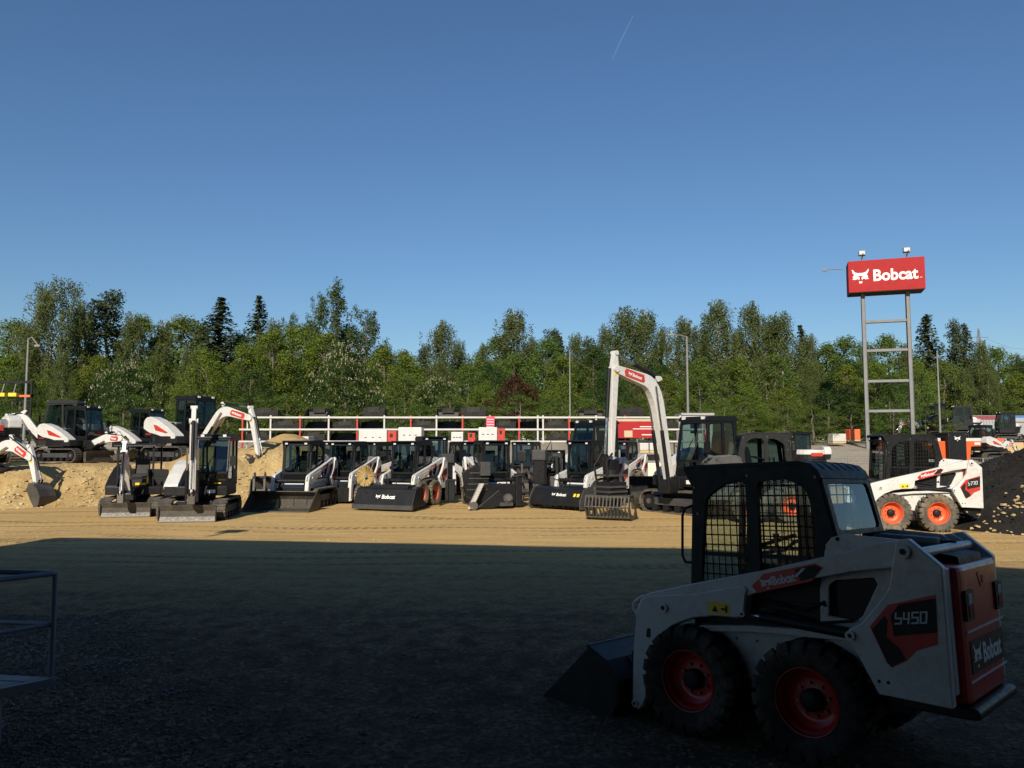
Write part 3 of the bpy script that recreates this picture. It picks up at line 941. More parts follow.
BODYHOLE = [(-.565, .93), (-.580, 1.13), (-.62, 1.165), (-.88, 1.20), (-.90, 1.16), (-.79, .95), (-.75, .915)]

STROKES = {'S': [[(0, 1), (0, .5), (1, .5), (1, 0), (0, 0)]], '4': [[(0, 1), (0, .42), (1, .42)], [(.85, 1), (.85, 0)]], '5': [[(1, 1), (0, 1), (0, .52), (1, .52), (1, 0), (0, 0)]],
           '0': [[(0, 0), (0, 1), (1, 1), (1, 0), (0, 0)]], '7': [[(0, 1), (1, 1), (.5, 0)]]}
def put_strokes(mb, mat, body, M, w_, h_, lean=.25, th=.16):
    n = len(body); cw = w_ / n
    for i, ch in enumerate(body):
        for line in STROKES[ch]:
            P = [((i - n / 2) * cw + cw * (.1 + .68 * x) + (y - .5) * lean * h_, (y - .5) * h_) for x, y in line]
            for a, b2 in zip(P[:-1], P[1:]):
                d = (Vector(b2) - Vector(a)).normalized() * th * h_ / 2
                mb.sheet(mat, ribbon([tuple(Vector(a) - d), tuple(Vector(b2) + d)], [th * h_] * 2), 0, 'z', M=M)

def side_M(x, y, z, side, slope=0.0):
    return plane_M((x, y, z), (-1, 0, slope) if side > 0 else (1, 0, -slope), (slope, 0, 1) if side > 0 else (slope, 0, 1))

def arm_decal(b, side, yy, red):
    y = yy * side
    b.prism(red, DECAL, y - .0005 * side, y + .003 * side)
    b.prism(INK, [(-.40, 1.235), (-.545, 1.272), (-.590, 1.255), (-.53, 1.185), (-.44, 1.16)], y + .003 * side, y + .004 * side)
    b.prism(GREYPRINT, [(-.395, 1.185), (-.415, 1.185), (-.478, 1.245), (-.455, 1.245)], y + .004 * side, y + .005 * side)
    put_cat(b, GREYPRINT, side_M(-.195, y + .0048 * side, 1.128, side, .243), .105, .085)
    put_text(b, GREYPRINT, 'Bobcat', side_M(-.32 if side > 0 else -.32, y + .0048 * side, 1.166, side, .243), .165, .062, .035)

def loader(name, label, loc, yaw, scale=1.0, tilt=0.0, roll=0.0, tracks=False, attach='bucket', paint=None, red=None, rimmat=None, tyremat=None,
           guard=True, model='', group=None, bw=.68, glassm=None, arms=True, front=False, tailcol=None, cat='loader', sides=(1, -1)):
    paint = paint or WHITE; red = red or RED; rimmat = rimmat or ORANGE; tyremat = tyremat or DUSTRUB; glassm = glassm or GLASS
    t = thing(name, label, cat, loc, yaw, group, scale, tilt, roll)
    # chassis
    b = MB()
    b.prism(paint, [(-.80, .42), (-.86, .50), (-.86, .82), (.44, .775), (.60, .62), (.60, .42)], -.42, .42); b.prism(BLACK, [(-.72, .22), (-.85, .417), (.60, .417), (.60, .22)], -.415, .415); b.box(BLACK, -1.05, -.86, -.40, .40, .36, .80); b.box(BLACK, .603, .66, -.41, .41, .24, .62)
    b.build('chassis', t, .012)
    b = MB()
    for s in (1, -1):
        b.prism(paint, [(-.74, .79), (-.74, .845), (-.02, .815), (.40, .775), (.44, .735), (.40, .73), (-.02, .77)], s * .42, s * .50)
    b.build('fender_ledge', t, .006)
    # cab
    cab = MB()
    for s in (1, -1):
        cab.prism(CABBLK, [CABSIDE, WIN1, WIN2], s * .40, s * .44)
        cab.prism(CABBLK, [(-.56, .80), (-.56, 1.02), (.505, 1.0), (.505, .80)], s * .385, s * .43)
    cab.box(CABBLK, -.60, .50, -.40, .40, .76, .98)
    cab.box(CABBLK, .38, .50, -.40, .40, .56, .98)
    co = cab.build('cab', t, .008)
    rf = MB()
    prof = [(.525, 1.935), (.50, 1.962), (.44, 1.972), (.1, 1.976), (-.42, 1.974), (-.50, 1.955), (-.550, 1.91), (-.575, 1.85), (-.55, 1.845), (-.52, 1.90), (-.45, 1.945), (.44, 1.945)]
    rf.prism(CABBLK, prof, -.445, .445)
    for i in range(6):
        y = -.32 + .128 * i
        rf.tube(CABBLK, [(-.30, y, 1.973), (-.42, y, 1.974), (-.50, y, 1.955), (-.550, y, 1.91)], .005, 6)
    link('roof', rf.mesh('roof'), co, .006)
    # rear window and front door
    rw = MB()
    M = plane_M((-.603, 0, 1.652), (0, 1, 0), (.083, 0, .39))
    oh = rounded([(-.43, -.20), (.43, -.20), (.43, .195), (-.43, .195)], .02)
    ih = rounded([(-.375, -.165), (.375, -.165), (.365, .165), (-.365, .165)], .05)
    rw.prism(CABBLK, [oh, ih], -.012, .02, 'z', M=M)
    rw.sheet(GLASSC, ih, .0, 'z', M=M)
    rw.build('rear_window', co)
    dr = MB()
    M = plane_M((.475, 0, 1.44), (0, 1, 0), (-.06, 0, .92))
    oh = rounded([(-.40, -.46), (.40, -.46), (.40, .44), (-.40, .44)], .03)
    ih = rounded([(-.34, -.40), (.34, -.40), (.34, .39), (-.34, .39)], .05)
    dr.prism(CABBLK, [oh, ih], -.015, .02, 'z', M=M)
    dr.sheet(glassm, ih, .0, 'z', M=M)
    if front:
        dr.tube(CABBLK, [(.50, .1, 1.03), (.53, -.05, 1.35)], .008, 6)
        dr.box(CABBLK, .52, .54, -.07, -.03, 1.15, 1.5)
    d_o = dr.build('cab_door', co)
    hb = MB()
    hb.tube(BLACK, [(.50, .36, 1.66), (.56, .38, 1.64), (.585, .38, 1.58), (.60, .38, 1.27), (.58, .37, 1.22), (.52, .36, 1.22)], .011, 8)
    hb.build('handle', d_o)
    for y in (-.30, .30):
        lt = MB()
        lt.box(PLAST, .47, .525, y - .05, y + .05, 1.85, 1.915); lt.box(LENS, .525, .53, y - .04, y + .04, 1.86, 1.905)
        lt.build('work_light', co)
    if guard:
        for s in (1, -1):
            g = MB()
            y = s * .415
            for poly in (WIN1, WIN2):
                z = 1.08
                while z < 1.83:
                    for a, c in clip_line(poly, z, 1): g.tube(BLACK, [(a - .01, y, z), (c + .01, y, z)], .0052, 4)
                    z += .0725
                x = -.48
                while x < .40:
                    for a, c in clip_line(poly, x, 0): g.tube(BLACK, [(x, y + .004 * s, a - .01), (x, y + .004 * s, c + .01)], .0052, 4)
                    x += .0525
            g.build('window_guard', co)
        for s in (1, -1):
            for poly in (WIN1, WIN2):
                sg = MB(); sg.sheet(glassm, poly, s * .404); sg.build('side_glass', co)
            br = MB()
            br.box(CABBLK, -.44, .37, s * .41, s * .425, 1.285, 1.315)
            br.build('window_rail', co)
    else:
        for s in (1, -1):
            for poly in (WIN1, WIN2):
                g = MB(); g.sheet(glassm, poly, s * .42)
                g.build('side_glass', co)
    # bolts, labels and latches on the bodywork
    for s in (1, -1):
        q = MB()
        for x in (-.66, -.5, -.34, -.18, -.02, .14, .30): q.cyl(STEEL, (x, s * .418, .70), (x, s * .428, .70), .010, n=6)
        for (x, z) in ((-.56, 1.38), (-.66, 1.44), (-1.0, 1.42), (-.545, 1.0)): q.cyl(INK, (x, s * .448, z), (x, s * .455, z), .014, n=8)
        q.build('bolts', t)
        q = MB(); q.box(WPRINT, -.16, -.06, s * .430, s * .4325, .90, .93); q.box(GREYPRINT, -.16, -.08, s * .430, s * .4325, .87, .885); q.build('label_sticker', t)
        q = MB()
        for (x, z) in ((.46, 1.02), (.41, 1.60), (.43, 1.80), (-.02, 1.88), (-.53, 1.86), (-.59, 1.40)): q.cyl(STEEL, (x, s * .438, z), (x, s * .446, z), .011, n=6)
        q.build('bolts', t)
        q = MB(); q.tube(PLAST, [(.36, s * .435, 1.02), (.2, s * .45, .93), (-.1, s * .455, 1.0), (-.4, s * .45, .95), (-.55, s * .45, 1.02)], .012, 6); q.build('side_hose', t)
    # what stands inside the cab
    st = MB()
    st.box(SEATM, -.36, .08, -.24, .24, .98, 1.12)
    st.prism(SEATM, rounded([(-.38, 1.08), (-.28, 1.08), (-.36, 1.55), (-.40, 1.66), (-.47, 1.66), (-.46, 1.4)], .03), -.22, .22)
    for s in (1, -1):
        st.box(SEATM, -.25, .12, s * .25, s * .33, 1.12, 1.24)
        st.tube(SEATM, [(.10, s * .29, 1.22), (.14, s * .29, 1.34), (.13, s * .27, 1.42)], [.02, .017, .028], 8)
    st.tube(SEATM, [(-.30, .30, 1.45), (.0, .31, 1.36), (.05, .25, 1.30), (.05, -.25, 1.30), (.0, -.31, 1.36), (-.30, -.30, 1.45)], .016, 8)
    st.build('seat', co, .015)
    # engine housing, inner side plates, grille
    for s in (1, -1):
        e = MB()
        e.prism(paint, [BODYIN, BODYHOLE], s * .415, s * .45)
        e.build('side_plate', t, .006)
    e = MB()
    e.box(BLACK, -1.2, -.60, -.40, .40, .62, 1.22)
    e.prism(PLAST, [(-.62, 1.36), (-1.12, 1.30), (-1.12, 1.2), (-.62, 1.2)], -.40, .40)
    for i in range(9):
        x = -.68 - .05 * i
        e.box(PLAST, x - .012, x + .012, -.37, .37, 1.30, 1.375 - .006 * i)
    e.prism(paint, [(-.60, 1.40), (-.62, 1.45), (-1.05, 1.425), (-1.05, 1.38)], .32, .415)
    e.prism(paint, [(-.60, 1.40), (-.62, 1.45), (-1.05, 1.425), (-1.05, 1.38)], -.415, -.32)
    e.prism(PLAST, rounded([(-1.13, 1.20), (-1.13, 1.31), (-1.2, 1.36), (-1.32, 1.34), (-1.33, 1.2)], .02), -.30, .22)
    e.cyl(PLAST, (-1.16, -.18, 1.28), (-1.16, -.18, 1.42), .05)
    e.build('engine_cover', t, .008)
    # tailgate
    tg = MB()
    tm = tailcol or red
    pl = rounded([(-1.0, -.42), (-1.0, .48), (-1.385, .48), (-1.385, -.42)], .10, 5)
    tg.prism(tm, pl, .487, 1.295, 'z')
    to = tg.build('tailgate', t, .028)
    d = MB()
    Mr = plane_M((-1.389, 0, .755), (0, -1, 0), (0, 0, 1))
    d.box(INK, -1.390, -1.386, -.36, .37, .655, .85)
    put_cat(d, WPRINT, plane_M((-1.393, .25, .750), (0, -1, 0), (0, 0, 1)), .17, .155)
    put_text(d, WPRINT, 'Bobcat', plane_M((-1.393, -.08, .752), (0, -1, 0), (0, 0, 1)), .42, .125, .035)
    for z in (.905, .615): d.box(GREYPRINT, -1.390, -1.386, -.41, .41, z - .006, z + .006)
    d.prism(DRED, rounded([(-.10, 1.24), (.10, 1.24), (.03, 1.14), (-.03, 1.14)], .03), -1.3895, -1.386, 'x')
    d.box(INK, -1.3925, -1.386, -.018, .018, 1.165, 1.215)
    link('tailgate_marking', d.mesh('tailgate_marking'), to)
    for s in (1, -1):
        tl = MB()
        tl.prism(PLAST, rounded([(s * .26, .97), (s * .42, .97), (s * .42, 1.15), (s * .26, 1.15)], .012), -1.400, -1.37, 'x')
        tl.box(LENS, -1.404, -1.398, s * .30, s * .38, 1.07, 1.13); tl.box(LENSR, -1.404, -1.398, s * .30, s * .38, .99, 1.06)
        tl.build('taillight', to)
    bp = MB()
    bp.prism(BLACK, [(-1.0, .42), (-1.0, .48), (-1.415, .48), (-1.435, .46), (-1.435, .42), (-1.38, .41)], -.40, .47)
    bp.build('bumper', t, .01)
    # uprights
    for s in (1, -1):
        tw = MB()
        tw.prism(paint, TOWER, s * .53, s * .60)
        if s > 0 or True:
            tw.prism(paint, [(-1.335, .55), (-1.335, 1.29), (-1.25, 1.29), (-1.25, .55)], s * .45, s * .531)
        two = tw.build('upright', t, .009)
        q = MB()
        q.prism(red, TDEC, s * .5995, s * .603); q.prism(INK, TDECB, s * .603, s * .6045)
        q.prism(INK, [(-.90, .895), (-.985, .99), (-1.0, .96), (-.985, .86), (-1.06, .80), (-1.09, .74), (-1.0, .685), (-.98, .71)], s * .603, s * .6042)
        for x in (-.86, -.92, -.975): q.cyl(INK, (x, s * .595, .587), (x, s * .6015, .587), .011, n=10)
        if model:
            put_strokes(q, GREYPRINT, model, side_M(-1.14, s * .6055, .990, s, .13), .195, .062)
        link('upright_marking', q.mesh('upright_marking'), two)
        for (x, z, r) in ((-1.125, 1.385, .042), (-.765, .845, .03)):
                pn = MB(); pn.cyl(paint, (x, s * .59, z), (x, s * .622, z), r, n=20); pn.cyl(INK, (x, s * .60, z), (x, s * .626, z), r * .45, n=12)
                link('pivot_pin', pn.mesh('pivot_pin'), two)
    e = MB()
    e.cyl(paint, (-1.19, -.53, 1.375), (-1.19, .53, 1.375), .032, n=12)
    e.build('cross_tube', t)
    # lift arms
    if arms:
        for s in (1, -1):
            la = MB()
            la.prism(paint, ARM, s * .47, s * .565)
            la.prism(paint, ARM_PLATE, s * .565, s * .580)
            lo = la.build('lift_arm', t, .010)
            for (x, z, r) in ((.655, .888, .034), (-.005, .905, .022), (.95, .14, .026)):
                q = MB(); q.cyl(paint, (x, s * .57, z), (x, s * .60, z), r, n=18); q.cyl(INK, (x, s * .58, z), (x, s * .603, z), r * .5, n=10)
                link('arm_pin', q.mesh('arm_pin'), lo)
            q = MB()
            q.tube(paint, [(.88, s * .53, .955), (.965, s * .53, .90), (.985, s * .53, .85), (.95, s * .53, .81), (.91, s * .53, .81)], .012, 8)
            link('grab_loop', q.mesh('grab_loop'), lo)
            q = MB()
            arm_decal(q, s, .565, red)
            q.prism(INK, rounded([(.79, .65), (.83, .65), (.82, .72), (.785, .72)], .012), s * .579, s * .5815)
            q.box(YELLOW, .095, .277, s * .5795, s * .5815, .885, .968)
            q.prism(INK, [(.24, .90), (.19, .90), (.215, .945)], s * .5815, s * .5825); q.box(INK, .115, .165, s * .5815, s * .5825, .915, .93); q.box(INK, .115, .13, s * .5815, s * .5825, .90, .95)
            link('arm_marking', q.mesh('arm_marking'), lo)
            cy = MB()
            cy.cyl(BLACK, (-.76, s * .50, .835), (-.10, s * .50, .885), .036, n=12)
            cy.cyl(CHROME, (-.10, s * .50, .885), (.02, s * .50, .894), .02, n=10)
            cy.build('lift_cylinder', t)
            cy = MB()
            cy.tube(PLAST, [(-.75, s * .49, .92), (-.5, s * .49, .88), (-.2, s * .49, .93), (.1, s * .49, .91)], .011, 6)
            cy.build('hydraulic_hose', t)
            cy = MB(); cy.cyl(BLACK, (.62, s * .38, .85), (.93, s * .38, .42), .035, n=12)
            cy.build('tilt_cylinder', t)
        ct = MB(); ct.cyl(BLACK, (.84, -.48, .80), (.84, .48, .80), .06, n=14)
        ct.build('arm_cross_tube', t)
        bt = MB()
        bt.box(BLACK, .96, 1.02, -.52, .52, .08, .52); bt.box(BLACK, .86, .98, -.44, -.36, .1, .5); bt.box(BLACK, .86, .98, .36, .44, .1, .5)
        bt.build('coupler', t, .008)
    # running gear
    if tracks:
        for s in (1, -1): add_track(t, -.12, s * .55, 1.72, .56, .34)
    else:
        for x in (-.451, .451):
            for s in (1, -1): add_wheel(t, x, s * .515, .385, rimmat, tyremat, s < 0)
    attachment(t, attach, bw, BUCKD if front else BUCK)
    return t

def attachment(t, kind, bw, BUCK=BUCK):
    if kind == 'bucket':
        b = MB()
        prof = [(1.86, .018), (1.30, .012), (1.13, .04), (1.05, .14), (1.05, .30), (1.15, .44), (1.335, .535)]
        b.prism(BUCK, ribbon(prof, [.012, .018, .018, .018, .018, .018, .018]), -bw, bw)
        for s in (1, -1):
            b.prism(BUCK, [(1.86, .005), (1.86, .05), (1.335, .52), (1.16, .44), (1.06, .30), (1.06, .14), (1.12, .005)], s * (bw - .012), s * (bw + .004))
        for y in (-bw * .6, -bw * .2, bw * .2, bw * .6): b.prism(BUCK, [(1.04, .06), (1.04, .33), (1.14, .45), (1.10, .30), (1.09, .14)], y - .01, y + .01)
        b.cyl(BUCK, (1.335, -bw, .532), (1.335, bw, .532), .018, n=8)
        o = b.build('bucket', t, .004)
        c = MB()
        c.box(STEEL, 1.70, 1.885, -bw - .008, bw + .008, .0, .016)
        link('cutting_edge', c.mesh('cutting_edge'), o)
    elif kind == 'sweeper':
        b = MB()
        b.prism(BLACK, rounded([(1.05, .10), (1.05, .60), (1.20, .66), (1.55, .60), (1.78, .14), (1.75, .06)], .03), -bw, bw)
        b.box(BLACK, 1.0, 1.5, -bw * .7, bw * .7, .60, .70)
        b.prism(DGREY, [(1.70, .03), (1.70, .16), (1.82, .16), (1.82, .03)], -bw - .02, bw + .02)
        o = b.build('sweeper_hood', t, .012)
        M = plane_M((1.664, 0, .38), (0, 1, 0), (-.23, 0, .46))
        q = MB(); put_cat(q, WPRINT, Matrix(M) @ Matrix.Translation((-.20, 0, .004)), .16, .13); put_text(q, WPRINT, 'Bobcat', Matrix(M) @ Matrix.Translation((.14, 0, .004)), .42, .125, .035)
        link('hood_marking', q.mesh('hood_marking'), o)
        br = MB()
        for i in range(90):
            a = 2 * math.pi * i / 90 + rnd.uniform(-.03, .03)
            rr = .30 + rnd.uniform(-.03, .02)
            br.tube(BRISTLE, [(1.42, -bw * .78 + .06 * math.cos(a), .95 + .06 * math.sin(a)), (1.47 + rnd.uniform(-.05, .05), -bw * .78 + rr * math.cos(a), .95 + rr * math.sin(a))], [.012, .022], 4)
        br.cyl(GREYP, (1.36, -bw * .78, .95), (1.47, -bw * .78, .95), .05, n=12)
        br.build('gutter_brush', t)
        h = MB()
        h.tube(PLAST, [(1.2, .1, .68), (1.15, .2, .95), (.95, .3, .9)], .015, 6); h.tube(PLAST, [(1.25, -.1, .68), (1.2, -.2, 1.0), (.95, -.3, .9)], .015, 6)
        h.box(BLACK, 1.3, 1.45, -bw * .80, -bw * .60, .64, .9)
        h.build('sweeper_frame', t)
    elif kind == 'tiller':
        b = MB()
        b.prism(BLACK, rounded([(1.05, .16), (1.05, .56), (1.2, .64), (1.48, .58), (1.68, .30), (1.70, .12)], .05), -bw, bw)
        for s in (1, -1): b.prism(DGREY, rounded([(1.03, .04), (1.03, .60), (1.25, .68), (1.55, .60), (1.75, .28), (1.75, .04)], .05), s * bw, s * (bw + .03))
        o = b.build('tiller_hood', t, .012)
        M = plane_M((1.588, 0, .43), (0, 1, 0), (-.2, 0, .28))
        q = MB(); put_cat(q, WPRINT, Matrix(M) @ Matrix.Translation((-.12, 0, .006)), .13, .11); put_text(q, WPRINT, 'Bobcat', Matrix(M) @ Matrix.Translation((.16, 0, .006)), .34, .10, .035)
        for y in (.62, .74): q.box(YELLOW, -.04, .04, -.05, .05, .002, .006, M=Matrix(M) @ Matrix.Translation((y, 0, 0)))
        link('hood_marking', q.mesh('hood_marking'), o)
        r = MB()
        r.cyl(STEEL, (1.40, -bw, .22), (1.40, bw, .22), .07, n=12)
        for i in range(22):
            y = -bw + .05 + i * (2 * bw - .1) / 21; a = i * 1.3
            for k in (0, 2.1, 4.2): r.box(STEEL, -.02, .02, -.012, .012, .06, .20, M=Matrix.Translation((1.40, y, .22)) @ Matrix.Rotation(a + k, 4, 'Y'))
        r.build('tine_rotor', t)
        h = MB()
        h.tube(BLACK, [(1.15, -bw * .65, .6), (1.2, -bw * .65, .98), (1.2, -bw * .25, 1.0), (1.15, -bw * .25, .62)], .02, 8)
        h.tube(PLAST, [(1.2, .15, .62), (1.3, .3, .95), (1.0, .4, .95)], .018, 6)
        h.build('guard_hoop', t)
    elif kind == 'trencher':
        b = MB()
        b.box(BLACK, 1.03, 1.22, -.62, .55, .12, .68)
        b.prism(BLACK, [(-1.15, .40), (-1.25, 1.05), (-.85, 1.28), (-.55, .95), (-.40, .68), (-.2, .62), (-.2, .3), (-.6, .15)], 1.12, 1.26, 'x')
        b.prism(BLACK, [(-.85, .05), (-.2, .55), (.15, .35), (-.1, .10), (-.45, .0)], 1.27, 1.42, 'x')
        b.box(BLACK, 1.1, 1.3, .35, .55, .05, 1.0)
        for k in range(4): b.box(DGREY, 1.26, 1.29, -1.12 + .03 * k, -.5 + .02 * k, .55 + .16 * k - .02, .55 + .16 * k + .02)
        b.box(DGREY, 1.1, 1.4, -.75, -.45, .95, 1.35); b.cyl(BLACK, (1.2, -.4, .5), (1.25, -.9, 1.0), .05, n=10)
        b.build('trencher_frame', t, .015)
        c = MB()
        P0, P1 = Vector((1.48, -.72, .72)), Vector((1.60, -1.08, .06))
        c.tube(STEEL, [P0, P1], [.05, .05], 6)
        for i in range(16):
            p = P0.lerp(P1, i / 15)
            c.box(WHITE_D, p.x - .05, p.x + .05, p.y - .10, p.y + .03, p.z - .018, p.z + .018)
        c.cyl(STEEL, (1.45, -1.02, .12), (1.65, -1.02, .12), .12, n=16)
        c.build('digging_chain', t)
        h = MB()
        h.tube(PLAST, [(1.2, .25, .9), (1.35, .5, .95), (1.35, .85, .75), (1.3, .8, .45), (1.2, .45, .42), (1.2, .25, .5)], .035, 8)
        h.tube(PLAST, [(1.2, .1, .7), (1.3, .05, 1.05), (1.0, -.2, 1.0)], .018, 6)
        h.build('hydraulic_hose', t)
        g = MB(); g.cyl(DGREY, (1.22, .05, .25), (1.5, .05, .30), .14, n=14); g.cyl(STEEL, (1.5, .05, .30), (1.56, .05, .31), .09, n=12); g.box(DGREY, 1.2, 1.5, -.2, .2, .08, .18)
        g.build('hydraulic_motor', t)
    elif kind == 'mast':
        b = MB()
        for s in (1, -1): b.box(BLACK, 1.05, 1.17, s * .22, s * .34, .1, 1.75)
        b.box(BLACK, 1.05, 1.15, -.34, .34, 1.55, 1.72); b.box(DGREY, 1.02, 1.2, -.30, .30, .25, .95); b.cyl(BLACK, (1.1, 0, .3), (1.1, 0, 1.9), .05, n=12)
        b.box(BLACK, 1.1, 1.16, -.2, .2, 1.15, 1.5)
        o = b.build('auger_mast', t, .01)
        q = MB(); put_cat(q, WPRINT, plane_M((1.166, 0, 1.33), (0, 1, 0), (0, 0, 1)), .26, .22)
        link('mast_marking', q.mesh('mast_marking'), o)
# ------------------------------------------------------------------ excavators
def curve_pts(p0, p1, p2, n=8):
    a, b, c = Vector(p0), Vector(p1), Vector(p2)
    return [tuple(a * (1 - t) ** 2 + b * 2 * t * (1 - t) + c * t * t) for t in [i / n for i in range(n + 1)]]

def cyl2(b, a, c, y, r):
    A, C = Vector((a[0], y, a[1])), Vector((c[0], y, c[1]))
    m = A.lerp(C, .58)
    b.cyl(BLACK, A, m, r, n=10); b.cyl(CHROME, m, C, r * .55, n=8)

def excavator(name, label, loc, yaw, S, knee, tip, end, bucket='dig', bang=0.0, cab=True, under=0.0, blade=True, paint=None, group=None, bw=.35, pivot=(1.12, .82),
              glassm=None, armscale=1.0, swing=0.0, boom=True, decal=True, hoodpaint=None):
    paint = paint or WHITE; glassm = glassm or GLASS
    t = thing(name, label, 'excavator', loc, yaw, group, S)
    # undercarriage: its own turn relative to the house
    Mu = Matrix.Rotation(under, 4, 'Z')
    for s in (1, -1):
        o = add_track(t, 0, 0, 2.45, .60, .40)
        o.matrix_local = Mu @ Matrix.Translation((0, s * .78, 0))
    b = MB()
    b.box(BLACK, -.75, .75, -.55, .55, .28, .56); b.cyl(BLACK, (0, 0, .5), (0, 0, .74), .42, n=20)
    o = b.build('undercarriage', t, .02); o.matrix_local = Mu
    if blade:
        b = MB()
        b.prism(BUCKD, ribbon([(1.62, .02), (1.56, .16), (1.56, .34), (1.64, .50)], [.03, .05, .05, .03]), -.80, .80)
        for s in (1, -1): b.prism(BLACK, [(.6, .3), (.6, .42), (1.56, .34), (1.56, .16)], s * .42 - .06, s * .42 + .06)
        b.box(STEEL, 1.60, 1.66, -.80, .80, .0, .05)
        for s in (1, -1): b.box(BUCKD, 1.52, 1.66, s * .785, s * .805, .03, .47)
        o = b.build('blade', t, .006); o.matrix_local = Mu
    # house
    plan = [(.86, -.55), (.80, -.90), (.30, -.95)] + [(-.25 + .98 * math.cos(a) * .95, .97 * math.sin(a)) for a in [R(-100 - 16 * i) for i in range(11)]] + [(.30, .95), (.80, .93), (.86, .55)]
    b = MB()
    b.prism(BLACK, plan, .72, 1.0, 'z'); b.box(BLACK, .7, .98, -.22, .22, .66, .98)
    b.build('house', t, .02)
    h = MB()
    hood = rounded([(-1.16, 1.30), (-1.14, 1.58), (-1.0, 1.72), (-.75, 1.76), (-.30, 1.63), (.25, 1.36), (.74, 1.04), (.74, .90), (.30, .90), (-.35, 1.06), (-.80, 1.14)], .06)
    h.prism(PLAST, [(-1.12, .98), (-1.14, 1.296), (-.80, 1.136), (-.35, 1.056), (.30, .98)], -.90, -.52)
    hp = hoodpaint or paint; h.prism(hp, hood, -.93, -.52)
    h.prism(PLAST, rounded([(-.95, 1.0), (-1.0, 1.40), (-.90, 1.60), (-.45, 1.55), (-.1, 1.3), (.1, 1.0)], .05), -.52, -.10)
    plr = [(-.45, -.93)] + [(-.30 + .93 * math.cos(a), .93 * math.sin(a)) for a in [R(-105 - 15 * i) for i in range(11)]] + [(-.45, .93)]
    if cab or True: h.prism(PLAST, plr, 1.0, 1.28, 'z'); h.prism(hp, plr, 1.283, 1.56, 'z')
    ho = h.build('engine_hood', t, .03)
    q = MB()
    for (y, k) in ((-.93, -1),):
        q.prism(RED, [(-.55, 1.45), (-.36, 1.42), (.34, 1.13), (.22, 1.10), (-.42, 1.22)], y - .004, y + .001)
        q.prism(RED, [(-1.0, 1.06), (-.68, 1.06), (-.68, 1.10), (-1.0, 1.10)], y - .003, y + .001)
    q.box(RED, -1.245, -1.235, -.35, .35, 1.18, 1.38)
    link('hood_marking', q.mesh('hood_marking'), ho)
    # cab or canopy
    if cab:
        sideo = [(.80, 1.0), (.86, 1.45), (.66, 2.46), (.55, 2.54), (-.42, 2.54), (-.52, 2.48), (-.55, 1.0)]
        wf = rounded([(.77, 1.34), (.60, 2.36), (.10, 2.40), (.06, 1.22), (.70, 1.16)], .05)
        wr = rounded([(-.02, 1.50), (.02, 2.40), (-.38, 2.40), (-.46, 1.50)], .06)
        c = MB()
        c.prism(CABBLK, [sideo, wf, wr], .90, .95); c.prism(CABBLK, [sideo, wf, wr], .0, .05)
        c.prism(CABBLK, [(-.55, 1.0), (.80, 1.0), (.84, 1.2), (-.55, 1.2)], .05, .90)
        co = c.build('cab', t, .01)
        r = MB(); r.prism(CABBLK, rounded([(.70, 2.50), (.62, 2.58), (-.45, 2.60), (-.58, 2.50), (-.56, 2.46), (.70, 2.45)], .03), -.02, .97)
        link('roof', r.mesh('roof'), co)
        g = MB()
        g.sheet(glassm, wf, .925); g.sheet(glassm, wr, .925); g.sheet(glassm, wf, .025); g.sheet(glassm, wr, .025)
        for (p0, p1, mat) in (((.855, 1.42), (.665, 2.42), glassm), ((.805, 1.05), (.855, 1.40), glassm), ((-.53, 1.55), (-.50, 2.42), glassm)):
            g.add([(p0[0], .06, p0[1]), (p0[0], .89, p0[1]), (p1[0], .89, p1[1]), (p1[0], .06, p1[1])], [(0, 1, 2, 3)], mat)
        link('cab_glass', g.mesh('cab_glass'), co)
        f = MB()
        f.box(CABBLK, .82, .87, .03, .92, 1.38, 1.44); f.box(CABBLK, .63, .69, .03, .92, 2.40, 2.47); f.box(CABBLK, -.56, -.50, .03, .92, 1.45, 1.55)
        f.tube(CABBLK, [(.88, .25, 1.45), (.78, .55, 2.0)], .01, 5)
        for y in (.15, .80): f.box(LENS, .66, .71, y - .05, y + .05, 2.50, 2.57)
        link('window_frame', f.mesh('window_frame'), co)
        s_ = MB()
        s_.box(SEATM, -.35, .15, .22, .72, 1.25, 1.45); s_.prism(SEATM, rounded([(-.42, 1.4), (-.25, 1.4), (-.34, 2.0), (-.40, 2.2), (-.50, 2.2), (-.50, 1.8)], .04), .25, .70)
        for y in (.20, .75): s_.tube(SEATM, [(.10, y, 1.4), (.2, y, 1.7)], [.05, .03], 8)
        link('seat', s_.mesh('seat'), co)
        m = MB(); m.tube(CABBLK, [(.75, .95, 1.7), (.92, 1.08, 1.75)], .012, 5); m.box(CABBLK, .90, .94, 1.02, 1.2, 1.62, 1.92)
        link('mirror', m.mesh('mirror'), co)
        wk = MB(); wk.box(YELLOW, .815, .822, .55, .75, 1.08, 1.14); wk.box(WPRINT, .862, .868, .35, .6, .80, .90)
        link('front_marking', wk.mesh('front_marking'), co)
    else:
        c = MB()
        for x in (-.62, .62):
            for y in (-.55, .62): c.box(CABBLK, x - .03, x + .03, y - .03, y + .03, 1.0, 2.42)
        c.box(CABBLK, .60, .64, -.55, .62, 1.3, 1.36)
        co = c.build('canopy_frame', t, .008)
        r = MB(); r.prism(CABBLK, rounded([(.80, 2.42), (.76, 2.50), (-.70, 2.52), (-.78, 2.42)], .03), -.66, .72)
        link('roof', r.mesh('roof'), co)
        s_ = MB()
        s_.box(SEATM, -.35, .15, -.22, .30, 1.25, 1.42); s_.prism(SEATM, rounded([(-.42, 1.4), (-.25, 1.4), (-.34, 1.95), (-.50, 1.95)], .04), -.2, .28)
